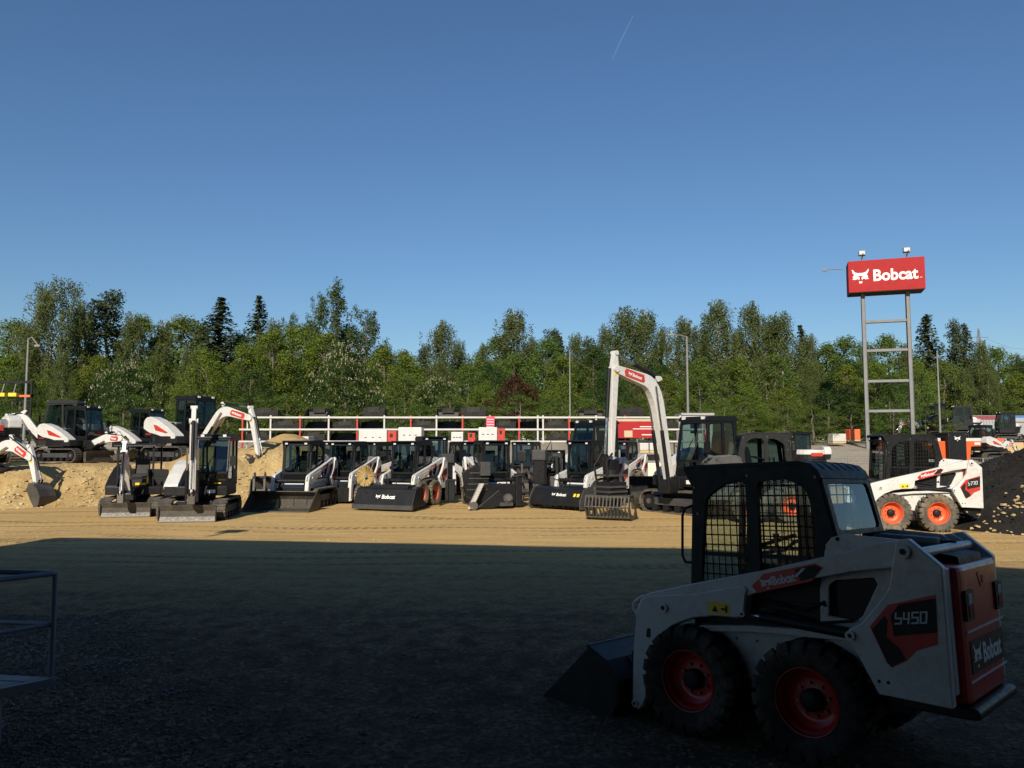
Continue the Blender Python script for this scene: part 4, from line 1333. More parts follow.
        for y in (-.3, .38): s_.tube(SEATM, [(.3, y, 1.0), (.34, y, 1.6)], [.04, .03], 8)
        s_.box(SEATM, .35, .6, -.4, .5, 1.0, 1.25)
        s_.build('seat', t, .015)
        wk = MB(); wk.box(YELLOW, .605, .66, .05, .40, 1.05, 1.13); wk.box(WPRINT, .66, .665, .1, .3, .84, .93); wk.box(YELLOW, .605, .66, .42, .48, 1.1, 1.35)
        link('front_marking', wk.mesh('front_marking'), co)
    if not boom: return t
    # boom, dipper, bucket work in the plane through the pivot, turned by swing
    Mb = Matrix.Translation((pivot[0], 0, 0)) @ Matrix.Rotation(swing, 4, 'Z') @ Matrix.Translation((-pivot[0], 0, 0))
    A, K, T, E_ = Vector(pivot), Vector(knee), Vector(tip), Vector(end)
    k = armscale
    b = MB(); b.box(BLACK, pivot[0] - .28, pivot[0] + .08, -.15, .15, .55, .98); b.prism(BLACK, rounded([(pivot[0] - .15, .6), (pivot[0] + .25, .55), (pivot[0] + .25, .80), (pivot[0] + .05, 1.0), (pivot[0] - .15, 1.0)], .04), -.18, .18)
    o = b.build('swing_bracket', t, .01); o.matrix_local = Mb
    q1 = A.lerp(K, .72); q2 = K.lerp(T, .28)
    mid = curve_pts(tuple(q1), tuple(K), tuple(q2), 6)
    pts = [tuple(A), tuple(A.lerp(K, .4))] + mid + [tuple(K.lerp(T, .65)), tuple(T)]
    ws = [.20 * k, .29 * k] + [.33 * k + .05 * k * math.sin(math.pi * i / 6) for i in range(7)] + [.27 * k, .20 * k]
    b = MB()
    b.prism(paint, ribbon(pts, ws), -.10 * k, .10 * k)
    d = (T - A).normalized(); up = Vector((-d.y, d.x))
    if up.y < 0: up = -up
    b.prism(paint, rounded([tuple(K + up * .10), tuple(K + up * .30 - d * .05), tuple(K + up * .30 + d * .06), tuple(K + up * .12 + d * .18)], .03), -.06 * k, .06 * k)
    b.cyl(paint, (T.x, -.13 * k, T.y), (T.x, .13 * k, T.y), .085 * k, n=14)
    bo = b.build('boom', t, .012 * k); bo.matrix_local = Mb
    if decal:
        q = MB()
        c0, c1 = K.lerp(T, .30), K.lerp(T, .78)
        dd = (c1 - c0).normalized(); nn = Vector((-dd.y, dd.x)); cc = (c0 + c1) / 2; hl = (c1 - c0).length / 2
        hw = .105 * k
        loop = [tuple(c0 - nn * hw * .4), tuple(c0 + nn * hw + dd * .06), tuple(c1 + nn * hw), tuple(c1 + nn * hw * .2 + dd * .05), tuple(c1 - nn * hw), tuple(c0 - nn * hw + dd * .05)]
        for s in (1, -1):
            y = s * .10 * k
            q.prism(RED, loop, y, y + s * .004)
            ud = dd if (dd.x < 0) == (s > 0) else -dd
            Mx = plane_M((cc.x, y + s * .006, cc.y), (ud.x, 0, ud.y), (-ud.y * (1 if s < 0 else -1) * 1.0, 0, abs(ud.x)))
            put_cat(q, WPRINT, Mx @ Matrix.Translation((-hl * .55, 0, 0)), hl * .42, hw * 1.1)
            put_text(q, WPRINT, 'Bobcat', Mx @ Matrix.Translation((hl * .18, 0, 0)), hl * .95, hw * .85, .035)
        link('boom_marking', q.mesh('boom_marking'), bo)
    e = (E_ - T).normalized(); U = T - e * .42 * k
    n2 = Vector((-e.y, e.x))
    if n2.x < 0: n2 = -n2                           # outward, away from the machine
    b = MB()
    b.prism(paint, ribbon([tuple(U), tuple(T), tuple(T.lerp(E_, .25)), tuple(E_)], [.12 * k, .24 * k, .20 * k, .11 * k]), -.066 * k, .066 * k)
    b.cyl(paint, (U.x, -.10 * k, U.y), (U.x, .10 * k, U.y), .06 * k, n=12)
    ar = b.build('dipper', t, .01 * k); ar.matrix_local = Mb
    q = MB()
    for s in (1, -1): q.cyl(YELLOW, (T.x + e.x * .12, s * .065 * k, T.y + e.y * .12), (T.x + e.x * .12, s * .069 * k, T.y + e.y * .12), .055 * k, n=16)
    link('dipper_marking', q.mesh('dipper_marking'), ar)
    c = MB()
    for s in (1, -1): cyl2(c, (A.x + .16, A.y - .20), tuple(K - up * .12), s * .16 * k, .05 * k)
    cyl2(c, tuple(K + up * .26), tuple(U), 0, .055 * k)
    W_ = E_ - e * .18 * k + n2 * .22 * k
    cyl2(c, tuple(T + n2 * .17 * k), tuple(W_), 0, .05 * k)
    c.tube(PLAST, [(A.x, -.08, A.y + .15), (K.x - up.x * -.22, -.06, K.y + up.y * .22), (T.x + up.x * .2, -.05, T.y + up.y * .16), (T.x + n2.x * .2, -.05, T.y + n2.y * .2 - .1)], .025, 6)
    for s in (1, -1): c.tube(BLACK, [(W_.x, s * .06 * k, W_.y), (E_.x + e.x * .12, s * .06 * k, E_.y + e.y * .12)], .03 * k, 6)
    co_ = c.build('hydraulic_cylinder', t); co_.matrix_local = Mb
    if bucket == 'none':
        b = MB(); b.box(STEEL, -.10, .10, -.10, .10, -.25, .05); b.cyl(STEEL, (-.03, -.12, -.15), (-.03, .12, -.15), .05, n=10)
        o = b.build('quick_coupler', t, .01); o.matrix_local = Mb @ Matrix.Translation((E_.x, 0, E_.y))
    elif bucket in ('dig', 'grapple', 'trench'):
        b = MB()
        pr = [(0.10, .06), (.16, -.10), (.12, -.34), (-.02, -.55), (-.25, -.66), (-.46, -.62)]
        b.prism(BUCKD, ribbon(pr, [.03] * 6), -bw, bw)
        for s in (1, -1): b.prism(BUCKD, [(.10, .06)] + pr[1:] + [(-.30, -.30), (-.12, .04)], s * bw, s * (bw - .02))
        b.box(BUCKD, -.12, .12, -.10, .10, -.05, .12)
        for i in range(5):
            y = -bw + .03 + (2 * bw - .06) * i / 4
            b.prism(STEEL, [(-.44, -.64), (-.44, -.58), (-.60, -.58)], y - .03, y + .03)
        if bucket == 'grapple':
            for y in (-bw * .7, -bw * .23, bw * .23, bw * .7): b.prism(BUCKD, ribbon([(.1, .1), (-.35, .15), (-.62, -.15), (-.62, -.5)], [.12, .10, .09, .03]), y - .025, y + .025)
        o = b.build('bucket', t, .006); o.matrix_local = Mb @ Matrix.Translation((E_.x, 0, E_.y)) @ Matrix.Rotation(bang, 4, 'Y')
    elif bucket == 'skeleton':
        b = MB()
        b.box(BLACK, -.14, .14, -.16, .16, -.22, .06); b.cyl(BLACK, (0, 0, -.52), (0, 0, -.2), .2, n=18); b.box(BLACK, -.30, .30, -.24, .24, -.82, -.50)
        for z in (-.34, -.62, -.74): b.box(DGREY, -.31, .31, -.28, .28, z - .025, z + .025)
        b.tube(PLAST, [(.1, .15, .2), (.35, .2, 0), (.3, .2, -.4)], .03, 6); b.tube(PLAST, [(.1, -.15, .3), (.38, -.2, -.1), (.3, -.2, -.5)], .03, 6)
        b.tube(PLAST, [(-.05, -.15, .3), (-.3, -.25, 0), (-.25, -.2, -.5)], .03, 6)
        o = b.build('tilt_rotator', t, .012); o.matrix_local = Mb @ Matrix.Translation((E_.x, 0, E_.y))
        b = MB()
        pr = [(.32, -.84), (.40, -1.1), (.25, -1.36), (-.1, -1.46), (-.42, -1.40)]
        for i in range(13):
            y = -bw + 2 * bw * i / 12
            b.prism(BUCKD, ribbon(pr, [.05] * 5), y - .014, y + .014)
        for p in pr: b.cyl(BUCKD, (p[0], -bw, p[1]), (p[0], bw, p[1]), .022, n=6)
        for s in (1, -1):
            b.prism(BUCKD, [pr + [(-.25, -1.05), (-.1, -.84)], rounded([(.22, -.95), (.26, -1.1), (.14, -1.28), (-.08, -1.34), (-.2, -1.2), (-.05, -.98)], .05)], s * bw, s * (bw - .02))
        b.box(BUCKD, -.12, .34, -bw, bw, -.88, -.82); b.box(STEEL, -.50, -.36, -bw, bw, -1.42, -1.38)
        o = b.build('skeleton_bucket', t); o.matrix_local = Mb @ Matrix.Translation((E_.x, 0, E_.y)) @ Matrix.Rotation(bang, 4, 'Z')
    return t
# ------------------------------------------------------------------ the near loader in the shade
loader('skid_loader', 'white wheeled loader with red tailgate parked alone in the shade', (2.052, 6.0, -.093), 2.366, tilt=.055, roll=.041, tyremat=RUBBER, rimmat=DRED, red=DRED, model='S450', tailcol=DRED, glassm=GLASSC)

def gz(x, y): return g_height(x, y)
def at(px, Y): 
    x = X_at(px, Y)
    return (x, Y, gz(x, Y))
def H(px, Y, deg):
    """heading: degrees from straight towards the camera, positive to picture right"""
    return R(-90 + deg)
FRONT = 'machines parked in the sunlit front row'
# front row of loaders
loader('track_loader', 'white tracked loader with the widest open bucket, facing the yard', at(304, 25.0), H(302, 25, -8), 1.06, tracks=True, attach='bucket', guard=False, front=True, bw=.98, group=FRONT)
loader('track_loader', 'white tracked loader half hidden behind the round straw brush', at(349, 27.0), H(349, 27, -14), 1.05, tracks=True, attach='none', guard=False, front=True, group=FRONT)
loader('skid_loader', 'white loader on red-rimmed wheels carrying the black sweeper box and straw brush', at(412, 25.2), H(412, 25, -20), 1.05, attach='sweeper', guard=False, front=True, bw=.95, group=FRONT)
loader('skid_loader', 'white loader parked behind the sweeper loader, dark cab showing above it', at(432, 30.5), H(432, 30, 20), 1.16, attach='none', guard=False, front=True)
loader('skid_loader', 'loader with dark cab tucked behind the wide-bucket tracked loader', at(379, 31.5), H(379, 31, -35), 1.05, attach='none', guard=False, front=True)
loader('track_loader', 'white tracked loader with black trencher and pale toothed chain in front', at(492, 25.6), H(492, 25, 18), 1.06, tracks=True, attach='trencher', guard=False, front=True, group=FRONT)
loader('track_loader', 'white tracked loader with low black tiller box bearing two yellow stickers', at(588, 25.0), H(588, 25, -40), 1.06, tracks=True, attach='tiller', guard=False, front=True, bw=.88, group=FRONT)
loader('track_loader', 'small dark loader carrying an upright black auger mast with cat-head emblem', at(553, 29.0), H(553, 29, -10), .9, tracks=True, attach='mast', guard=False, paint=DGREY, red=DGREY)
loader('skid_loader', 'large white loader on orange-red wheels beside the black soil heap', at(899, 18.6), R(176), 1.13, attach='none', guard=True, model='S770', tyremat=DUSTRUB, group=FRONT)
loader('skid_loader', 'dark grey big-windowed loader seen above the roof of the shaded loader', at(764, 20.6), R(-8), 1.17, attach='none', guard=False, paint=DGREY, red=DGREY, front=True)
# articulated loader turned away, orange fenders over big tyres
ox, oy = X_at(945, 25.5), 25.5
t = thing('wheel_loader', 'orange-fendered loader seen from behind over the large white loader', 'loader', (ox, oy, gz(ox, oy)), 0.0)
for s in (-1, 1):
    wo_ = add_wheel(t, s * .66, 0, .62, ORANGE, DUSTRUB, s < 0, 1.6)
    wo_.rotation_euler = (0, 0, R(-90) if s > 0 else R(90))
    wf_ = add_wheel(t, s * .66, 1.9, .62, ORANGE, DUSTRUB, s < 0, 1.6)
    wf_.rotation_euler = (0, 0, R(-90) if s > 0 else R(90))
    b = MB()
    b.prism(OBODY, [(s * .30, 1.35), (s * .30, 2.08), (s * .86, 2.08), (s * .84, 1.92), (s * .52, 1.90), (s * .46, 1.35)], -.5, .5)
    b.build('fender', t, .02)
    b = MB(); b.box(WPRINT, min(s * .62, s * .8), max(s * .62, s * .8), -.51, -.502, 1.97, 2.04); b.box(WHITE, min(s * .4, s * .9), max(s * .4, s * .9), -.4, .6, 2.083, 2.18); b.build('fender_trim', t)
b = MB(); b.box(BLACK, -.29, .29, -.65, 2.2, .5, 2.30); b.build('engine_cover', t, .03)
b = MB(); put_cat(b, WPRINT, plane_M((0, -.654, 2.16), (1, 0, 0), (0, 0, 1)), .2, .16); b.build('cover_marking', t)
b = MB(); b.box(BLACK, -.32, .32, -.64, .3, 2.303, 2.36); b.build('cover_lid', t)

# more machines standing behind the row
for px, Y, deg, lab, kw in ((466, 31.5, 30, 'white loader half hidden behind the trencher loader, left side', {}), (526, 33.0, -20, 'dark-cabbed loader in the gap behind the trencher loader, right side', {'paint': DGREY, 'red': DGREY}),
                            (332, 33.5, 25, 'white loader far behind the straw brush, only its cab showing', {}), (622, 33.5, -30, 'white loader in the gap behind the tall boom', {})):
    loader('skid_loader', lab, at(px, Y), H(px, Y, deg), 1.05, attach='none', guard=False, front=True, **kw)
def loose_tool(nm, lab, px, Y, yaw, fn, sc_=1.0):
    t = thing(nm, lab, 'attachment', at(px, Y), yaw, 'loose attachments lying between the machines', sc_)
    fn(t)
def tool_grapple(t):
    b = MB()
    b.prism(BUCKD, ribbon([(.55, .04), (-.1, .0), (-.45, .12), (-.55, .45), (-.40, .80)], [.03] * 5), -.66, .66)
    for s in (1, -1): b.prism(BUCKD, [[(.55, .02), (.50, .12), (-.38, .80), (-.55, .46), (-.45, .1), (-.1, 0)], rounded([(-.40, .30), (-.15, .18), (-.05, .28), (-.32, .55)], .04)], s * .66, s * .63)
    b.build('bucket_shell', t)
    for y in (-.5, -.17, .17, .5):
        b = MB(); b.prism(BUCKD, ribbon([(-.42, .82), (.0, .98), (.42, .80), (.58, .42), (.56, .2)], [.14, .13, .12, .09, .03]), y - .03, y + .03); b.build('grapple_tine', t)
    b = MB(); b.cyl(BLACK, (-.42, -.6, .84), (-.42, .6, .84), .06); b.build('hinge_tube', t)
def tool_breaker(t):
    b = MB(); b.box(BLACK, -.18, .18, -.16, .16, .55, 1.5); b.box(DGREY, -.22, .22, -.2, .2, 1.3, 1.62); b.build('housing', t, .02)
    b = MB(); b.cyl(STEEL, (0, 0, 0), (0, 0, .56), .05, .06); b.build('chisel', t)
    b = MB(); b.tube(PLAST, [(.1, .12, 1.5), (.3, .2, 1.9), (.35, .2, 1.2)], .025, 6); b.build('hose', t)
def tool_forks(t):
    b = MB(); b.box(BLACK, -.04, .04, -.6, .6, .1, .75); b.box(BLACK, -.05, .06, -.62, .62, .72, .8); b.build('carriage', t, .01)
    for y in (-.35, .35):
        b = MB(); b.prism(BLACK, [(.05, .06), (1.1, .03), (1.1, .06), (.12, .11), (.12, .75), (.05, .75)], y - .05, y + .05); b.build('fork_tine', t)
def tool_auger(t):
    b = MB(); b.cyl(STEEL, (0, 0, .02), (0, 0, 1.25), .04)
    for i in range(40):
        a = i * .55; z = .05 + i * .027
        b.add([(0, 0, z), (.19 * math.cos(a), .19 * math.sin(a), z), (.19 * math.cos(a + .6), .19 * math.sin(a + .6), z + .027), (0, 0, z + .027)], [(0, 1, 2, 3)], BUCKD)
    b.build('auger_bit', t)
    b = MB(); b.box(BLACK, -.14, .14, -.14, .14, 1.25, 1.6); b.build('drive_head', t, .02)
loose_tool('grapple_bucket', 'big black grapple bucket on the ground left of the wide-bucket loader', 272, 26.2, R(-75), tool_grapple, 1.0)
loose_tool('hydraulic_breaker', 'black hydraulic breaker standing upright left of the trencher blade', 447, 27.5, .4, tool_breaker)
loose_tool('hydraulic_breaker', 'black hydraulic breaker standing upright left of the auger mast', 540, 27.0, -.3, tool_breaker, 1.1)
loose_tool('pallet_forks', 'black pallet forks lying between sweeper loader and trencher', 438, 26.3, R(-100), tool_forks)
loose_tool('auger_bit', 'spiral auger bit standing right of the trencher loader', 522, 27.5, 0, tool_auger, 1.1)
loose_tool('grapple_bucket', 'black grapple bucket on the ground right of the trencher loader', 531, 30.0, R(-80), tool_grapple, 1.0)
loose_tool('pallet_forks', 'black pallet forks between the tiller loader and the tall excavator', 640, 27.0, R(-85), tool_forks, 1.1)

# excavators of the front row
excavator('mini_excavator', 'smallest excavator with open canopy and no cab glass, blade to the yard', at(141, 22.6), H(136, 22, 12), .79, (1.75, 1.85), (1.95, 2.25), (2.15, .78), bucket='none', cab=False, group=FRONT, armscale=.8, swing=-.02, hoodpaint=PLAST)
excavator('mini_excavator', 'glazed-cab excavator with upright white arm, nearest of the left pair', at(204, 21.4), H(204, 21, 8), .87, (1.55, 2.2), (1.85, 2.95), (2.0, .80), bucket='none', group=FRONT, armscale=.95, swing=.22)
excavator('crawler_excavator', 'big white excavator whose tall angular boom towers over the row', at(696, 23.2), R(217), 1.08, (1.66, 3.42), (3.12, 3.74), (3.26, 1.42), bucket='skeleton', bw=.55, under=R(-85), armscale=.98, group=FRONT, bang=.5)
excavator('mini_excavator', 'dark excavator cab rising right behind the tiller loader, no boom in sight', at(588, 31.0), H(588, 31, -50), 1.12, (1.3, 2.0), (2.0, 1.9), (2.2, 1.0), boom=False)

# excavators on and at the mound
def on_mound(px, Y):
    x = X_at(px, Y); return (x, Y, max(mound_h(x, Y), gz(x, Y)) + .03)
ML = 'excavators standing on the sandy mound'
excavator('mini_excavator', 'mound excavator nearest the bent lamp post, cab glass facing right', on_mound(74, 32), R(-18), .88, (2.0, 1.08), (2.9, 1.05), (3.35, .55), bucket='dig', group=ML, bang=.5)
excavator('mini_excavator', 'mound excavator in the middle, red swoosh on its white hood', on_mound(139, 33.5), R(-18), .88, (2.0, 1.65), (2.6, 1.45), (3.05, .6), bucket='dig', group=ML, bang=.4)
excavator('mini_excavator', 'tallest mound excavator reaching its badged boom out over the sand', on_mound(184, 32.5), R(-30), 1.06, (2.3, 2.0), (3.85, 1.65), (4.25, .15), bucket='grapple', group=ML, bang=.1, bw=.58)
excavator('mini_excavator', 'excavator behind the lamp-post machine, only its left-reaching boom visible', on_mound(72, 37), R(190), 1.05, (2.0, 1.9), (2.75, 1.55), (3.0, .45), bucket='dig', group=ML)
excavator('mini_excavator', 'excavator cut by the left edge, white counterweight with red band', on_mound(-18, 31), R(140), 1.1, (2.0, 1.9), (2.75, 1.55), (3.0, .45), bucket='dig', group=ML)
excavator('mini_excavator', 'excavator reaching in from the left edge to drop its bucket at the mound foot', (X_at(-42, 26.0), 26.0, mound_h(X_at(-42, 26), 26.0) - .1), R(-14), .95, (2.35, 1.35), (3.25, .85), (3.50, -.10), bucket='dig', group=ML, bang=-1.0)
excavator('mini_excavator', 'small white and red excavator seen from behind on the gravel bank', at(806, 42), R(95), .9, (1.6, 1.6), (2.2, 1.6), (2.4, .8), bucket='dig')
excavator('mini_excavator', 'white-armed excavator parked beyond the fence near the grey box', at(1082, 42), R(178), 1.0, (2.2, 1.2), (3.1, .9), (3.5, .2), bucket='dig')
for px, Y, yaw, lab in ((930, 62, 200, 'black and white machine far beyond the sign tower, left of the red box'), (962, 66, 160, 'far machine with raised white arm just left of the containers')):
    excavator('mini_excavator', lab, at(px, Y), R(yaw), 1.1, (1.9, 1.4), (2.8, 1.1), (3.0, .4), bucket='dig', paint=WHITE)

# ------------------------------------------------------------------ terrace wall, rack, generators
wl = thing('retaining_wall', 'grey concrete block wall behind the loaders, below the generators', 'wall', (-4, 40, 0))
b = MB()
b.box(CONC, -9.5, 7.2, -.2, .2, -.2, 1.98)
b.build('block_course', wl, .02)
b = MB(); b.box(CONC, -9.5, 7.2, .2, 7.5, 1.5, 1.95); b.build('terrace_slab', wl)
def generator(px0, px1, py0, py1, red0, red1, lab, Y=42.0):
    x0, x1 = X_at(px0, Y), X_at(px1, Y); z1, z0 = Z_at(py0, Y), Z_at(py1, Y)
    t = thing('generator', lab, 'generator', ((x0 + x1) / 2, Y, 1.95))
    xm = (x0 + x1) / 2
    b = MB(); b.box(WHITE, x0 - xm, x1 - xm, -.6, .6, z0 - 1.95, z1 - 1.95); b.build('housing', t, .04)
    if red0:
        r0, r1 = X_at(red0, Y) - xm, X_at(red1, Y) - xm
        b = MB(); b.box(RED, r0, r1, -.55, .55, z0 - 1.95 + .03, z1 - 1.95 - .06); b.box(INK, r0 + (r1 - r0) * .25, r0 + (r1 - r0) * .6, -.555, -.54, (z0 + z1) / 2 - 1.95, (z0 + z1) / 2 - 1.75); b.build('end_panel', t, .03)
    b = MB(); b.box(DGREY, x0 - xm, (X_at(red1, Y) if red1 else x1) - xm, -.5, .5, 0, max(.06, z0 - 1.95)); b.build('skid', t)
    b = MB()
    for k in range(3):
        xx = (x0 - xm) + (x1 - x0) * (.25 + .25 * k)
        b.box(INK, xx - .06, xx + .06, -.605, -.598, (z0 + z1) / 2 - 1.95 - .02, (z0 + z1) / 2 - 1.95 + .02)
    b.box(INK, x0 - xm + .05, x1 - xm - .05, -.604, -.598, z0 - 1.95 + .05, z0 - 1.95 + .065)
    b.build('latch', t)
generator(294, 312, 436.5, 444, 305, 309, 'small white generator showing above the wide-bucket loader roof')
generator(361, 389, 430, 445, 389.5, 398, 'white generator with red end behind the dark-cabbed loader')
generator(400, 423, 427.5, 443, None, None, 'plain white generator in the middle, between the red-ended ones')
generator(452, 464, 432, 443, 468.5, 475.5, 'white generator with separate bright red end box')
generator(479, 497.5, 427.5, 441.5, 498, 505, 'white generator under the pink sign, red and black end')

RY = 45.5
rk = thing('storage_rack', 'long white pipe rack with red and white uprights behind the machines', 'rack', (0, RY, 0))
zt, zm, zl = Z_at(417.5, RY), Z_at(429.5, RY), Z_at(441.5, RY)
fr = [(243, 1), (271, 0), (300.5, 1), (329, 0), (357.5, 1), (384.5, 0), (411, 1), (436.6, 0), (462.6, 1), (490, 0), (519, 1), (537.7, 0), (543, 0), (569, 1), (596, 0), (625, 1), (652, 0), (680, 0), (704, 1)]
for px, red_ in fr:
    x = X_at(px, RY)
    b = MB(); b.box(RED if red_ else WHITE_D, x - .045, x + .045, -.05, .05, gz(x, RY) - .2, zt + .12); b.build('upright', rk)
    b = MB(); b.box(WHITE_D, x - .16, x - .08, 1.15, 1.23, gz(x, RY) - .2, zt - .05); b.build('upright', rk)
xa, xb = X_at(240, RY), X_at(708, RY)
for z in (zt, zm, zl):
    for y in (-.09, 1.24):
        b = MB(); b.box(WHITE_D, xa, xb, y, y + .06, z - .05, z + .05); b.build('beam', rk)
for z in (zm, zl, zt):
    b = MB(); b.box(DGREY, xa, xb, -.02, 1.2, z - .075, z - .055); b.build('shelf', rk)
def rack_bucket():
    b = MB()
    pr = [(-.55, .02), (.25, 0), (.42, .12), (.45, .35), (.30, .52)]
    b.prism(BUCK, ribbon(pr, [.02] * 5), -.75, .75)
    for s in (1, -1): b.prism(BUCK, [(-.55, .0), (-.55, .05), (.28, .53), (.44, .36), (.42, .1), (.25, 0)], s * .75, s * .73)
    b.box(BUCK, .30, .46, -.4, .4, .30, .55)
    return b.mesh('spare_bucket')
rbm = rack_bucket()
tops = [264, 315, 374, 447, 474, 592, 632]
mids = [285, 318, 345, 371, 424, 449, 505, 530, 556, 582, 610, 640, 666]
lows = [259, 288, 313, 343, 560, 590, 618]
NTH = ['first', 'second', 'third', 'fourth', 'fifth', 'sixth', 'seventh', 'eighth', 'ninth', 'tenth', 'eleventh', 'twelfth', 'thirteenth']
for (pl, z, nm) in ((tops, zt, 'on top of the long white rack'), (mids, zm, 'on the middle shelf of the white rack'), (lows, zl, 'on the lowest shelf of the white rack')):
    for i, px in enumerate(pl):
        o = link('spare_bucket', rbm, loc=(X_at(px, RY), RY + .55, z + .002 - (.054 if False else .05)))
        o.rotation_euler = (0, 0, R(90 if i % 2 else -90) + rnd.uniform(-.1, .1))
        o.scale = (1, rnd.uniform(.85, 1.1), rnd.uniform(.95, 1.2) if z != zm else .98)
        tag(o, 'black loader bucket %s, %s from the left' % (nm, NTH[i]), 'bucket', 'spare buckets stored on the rack')
t = thing('notice_board', 'small pink-red notice with white lattice on the white rack', 'sign', (X_at(490.5, RY), RY - .15, 0))
b = MB(); b.box(PINK, -.24, .24, -.03, .0, zm + .02, zt + .06); po = b.build('panel', t)
b = MB()
for k in range(4): b.box(WPRINT, -.2, .2, -.033, -.030, zm + .12 + k * .15, zm + .15 + k * .15)
link('panel_print', b.mesh('panel_print'), po)
# red banner
BY = 44.8
t = thing('banner', 'long red banner with white lines between rack and tall boom', 'banner', (X_at(637, BY), BY, 0))
z0, z1 = Z_at(438, BY), Z_at(421.5, BY)
b = MB(); b.box(SIGNR, -1.5, 1.28, -.03, .03, z0, z1); po = b.build('cloth', t)
b = MB(); b.box(TAN, -1.5, 1.28, -.04, .04, z1 + .003, z1 + .14); b.build('top_board', t)
b = MB()
for (a, c, zz, hh) in ((.15, 1.15, .62, .05), (-.25, 1.0, .50, .04), (.25, .9, .16, .05), (1.0, 1.1, .12, .12)): b.box(WPRINT, a, c, -.036, -.03, z0 + zz, z0 + zz + hh)
link('cloth_print', b.mesh('cloth_print'), po)
b = MB(); b.box(TAN, -.75, -.28, -.036, -.03, z0 + .05, z0 + .42); link('patch', b.mesh('patch'), po)
for x in (-1.4, 0, 1.2):
    b = MB(); b.cyl(GALV, (x, .08, 0), (x, .08, z1), .04); b.build('post', t)

def crate(nm, lab, cat, px, Y, w_, d_, h_, mat, z=None, grp=None, slats=True):
    x = X_at(px, Y)
    t = thing(nm, lab, cat, (x, Y, gz(x, Y) if z is None else z), rnd.uniform(-.06, .06), grp)
    b = MB(); b.box(mat, -w_ / 2, w_ / 2, -d_ / 2, d_ / 2, .12, h_); b.build('load', t, .05, seg=3)
    b = MB()
    for k in (-1, 0, 1): b.box(WOODY, -w_ / 2, w_ / 2, k * d_ * .38 - .06, k * d_ * .38 + .06, .0, .12)
    b.build('pallet', t)
for i, px in enumerate((641, 650, 659)):
    crate('bulk_sack', ('left', 'middle', 'right')[i] + ' pale bulk sack of the three behind the tall boom', 'sack', px, 41.5, .52, .6, .95, SACK, grp='pale bulk sacks')
for i, (px, Yc, z, h_) in enumerate(((529, 38.2, 0, .62), (531, 38.2, .64, .6))):
    x = X_at(px, Yc)
    crate('timber_pallet', ('lower', 'upper')[i] + ' pallet of honey-coloured stone beside the trencher loader', 'pallet', px, Yc, 1.3, 1.0, h_, WOODY, gz(x, Yc) + z, 'stacked pallets')
for i, px in enumerate((643, 653, 662)):
    crate('white_crate', ('left', 'middle', 'right')[i] + ' white crate below the red banner', 'crate', px, 44.0, .5, .5, .55, WHITE_D, 1.45, 'white crates below the banner')
b = MB(); b.box(GREYP, X_at(635, 44.0), X_at(672, 44.0), 43.6, 44.4, 1.36, 1.44); b.box(GREYP, X_at(635, 44.0), X_at(672, 44.0), 44.2, 44.4, 0, 1.36)
tag(b.build('stone_shelf'), 'grey shelf under the white crates and red banner', 'shelf')

# ------------------------------------------------------------------ sign tower
SY = 55.0
sx = X_at(889.5, SY); sz = gz(sx, SY)
st = thing('sign_tower', 'tall red sign board on a steel ladder tower with two floodlights', 'sign', (sx, SY, sz), R(-19))
zb0, zb1 = Z_at(291.5, SY) - sz, Z_at(259.5, SY) - sz
b = MB(); b.box(SIGNR, -2.45, 2.45, -.9, .9, zb0, zb1); bo = b.build('sign_board', st, .02)
b = MB(); b.box(INK, -2.42, 2.42, -.86, .86, zb0 - .03, zb0 - .003); link('soffit', b.mesh('soffit'), bo)
b = MB()
Mf = plane_M((-1.66, -.905, (zb0 + zb1) / 2 - .03), (1, 0, 0), (0, 0, 1))
put_cat(b, WPRINT, Mf, 1.15, 1.05)
put_text(b, WPRINT, 'Bobcat', plane_M((.60, -.905, (zb0 + zb1) / 2), (1, 0, 0), (0, 0, 1)), 2.85, .84, .028)
b.box(WPRINT, 2.12, 2.26, -.906, -.903, (zb0 + zb1) / 2 - .34, (zb0 + zb1) / 2 - .31)
link('board_lettering', b.mesh('board_lettering'), bo)
for x in (-1.47, 1.42):
    for y in (-.22, .20):
        b = MB(); b.box(GALV, x - .10, x + .10, y - .03, y + .03, -.3, zb0 - .031); b.box(GALV, x - .12, x - .10, y - .09, y + .09, -.3, zb0 - .031); b.box(GALV, x + .10, x + .12, y - .09, y + .09, -.3, zb0 - .031)
        b.build('column', st)
    b = MB()
    for k in range(8):
        z = .3 + k * (zb0 - .6) / 7
        b.box(GALV, x - .05, x + .05, -.19, .17, z, z + .08)
    b.build('batten', st)
for py in (320.5, 350, 381, 411):
    z = Z_at(py, SY) - sz
    b = MB(); b.box(GALV, -1.35, 1.30, -.2, .2, z - .09, z + .09); b.build('rung', st)
for x in (-1.45, 1.45):
    b = MB(); b.cyl(GALV, (x, -.2, zb1), (x, -.2, zb1 + .55), .05); b.tube(GALV, [(x, -.2, zb1 + .3), (x, -1.0, zb1 + .5)], .035)
    fo = b.build('lamp_bracket', st)
    b = MB(); b.box(GALV, x - .22, x + .22, -.35, .05, zb1 + .52, zb1 + .86); b.box(LENS, x - .18, x + .18, -.36, -.35, zb1 + .57, zb1 + .81); link('floodlight', b.mesh('floodlight'), fo)
b = MB(); b.tube(GALV, [(-2.75, 0, zb1 - .35), (-3.9, -.1, zb1 - .25)], .04); b.box(GALV, -4.1, -3.8, -.2, 0, zb1 - .42, zb1 - .25); b.build('side_arm', st)

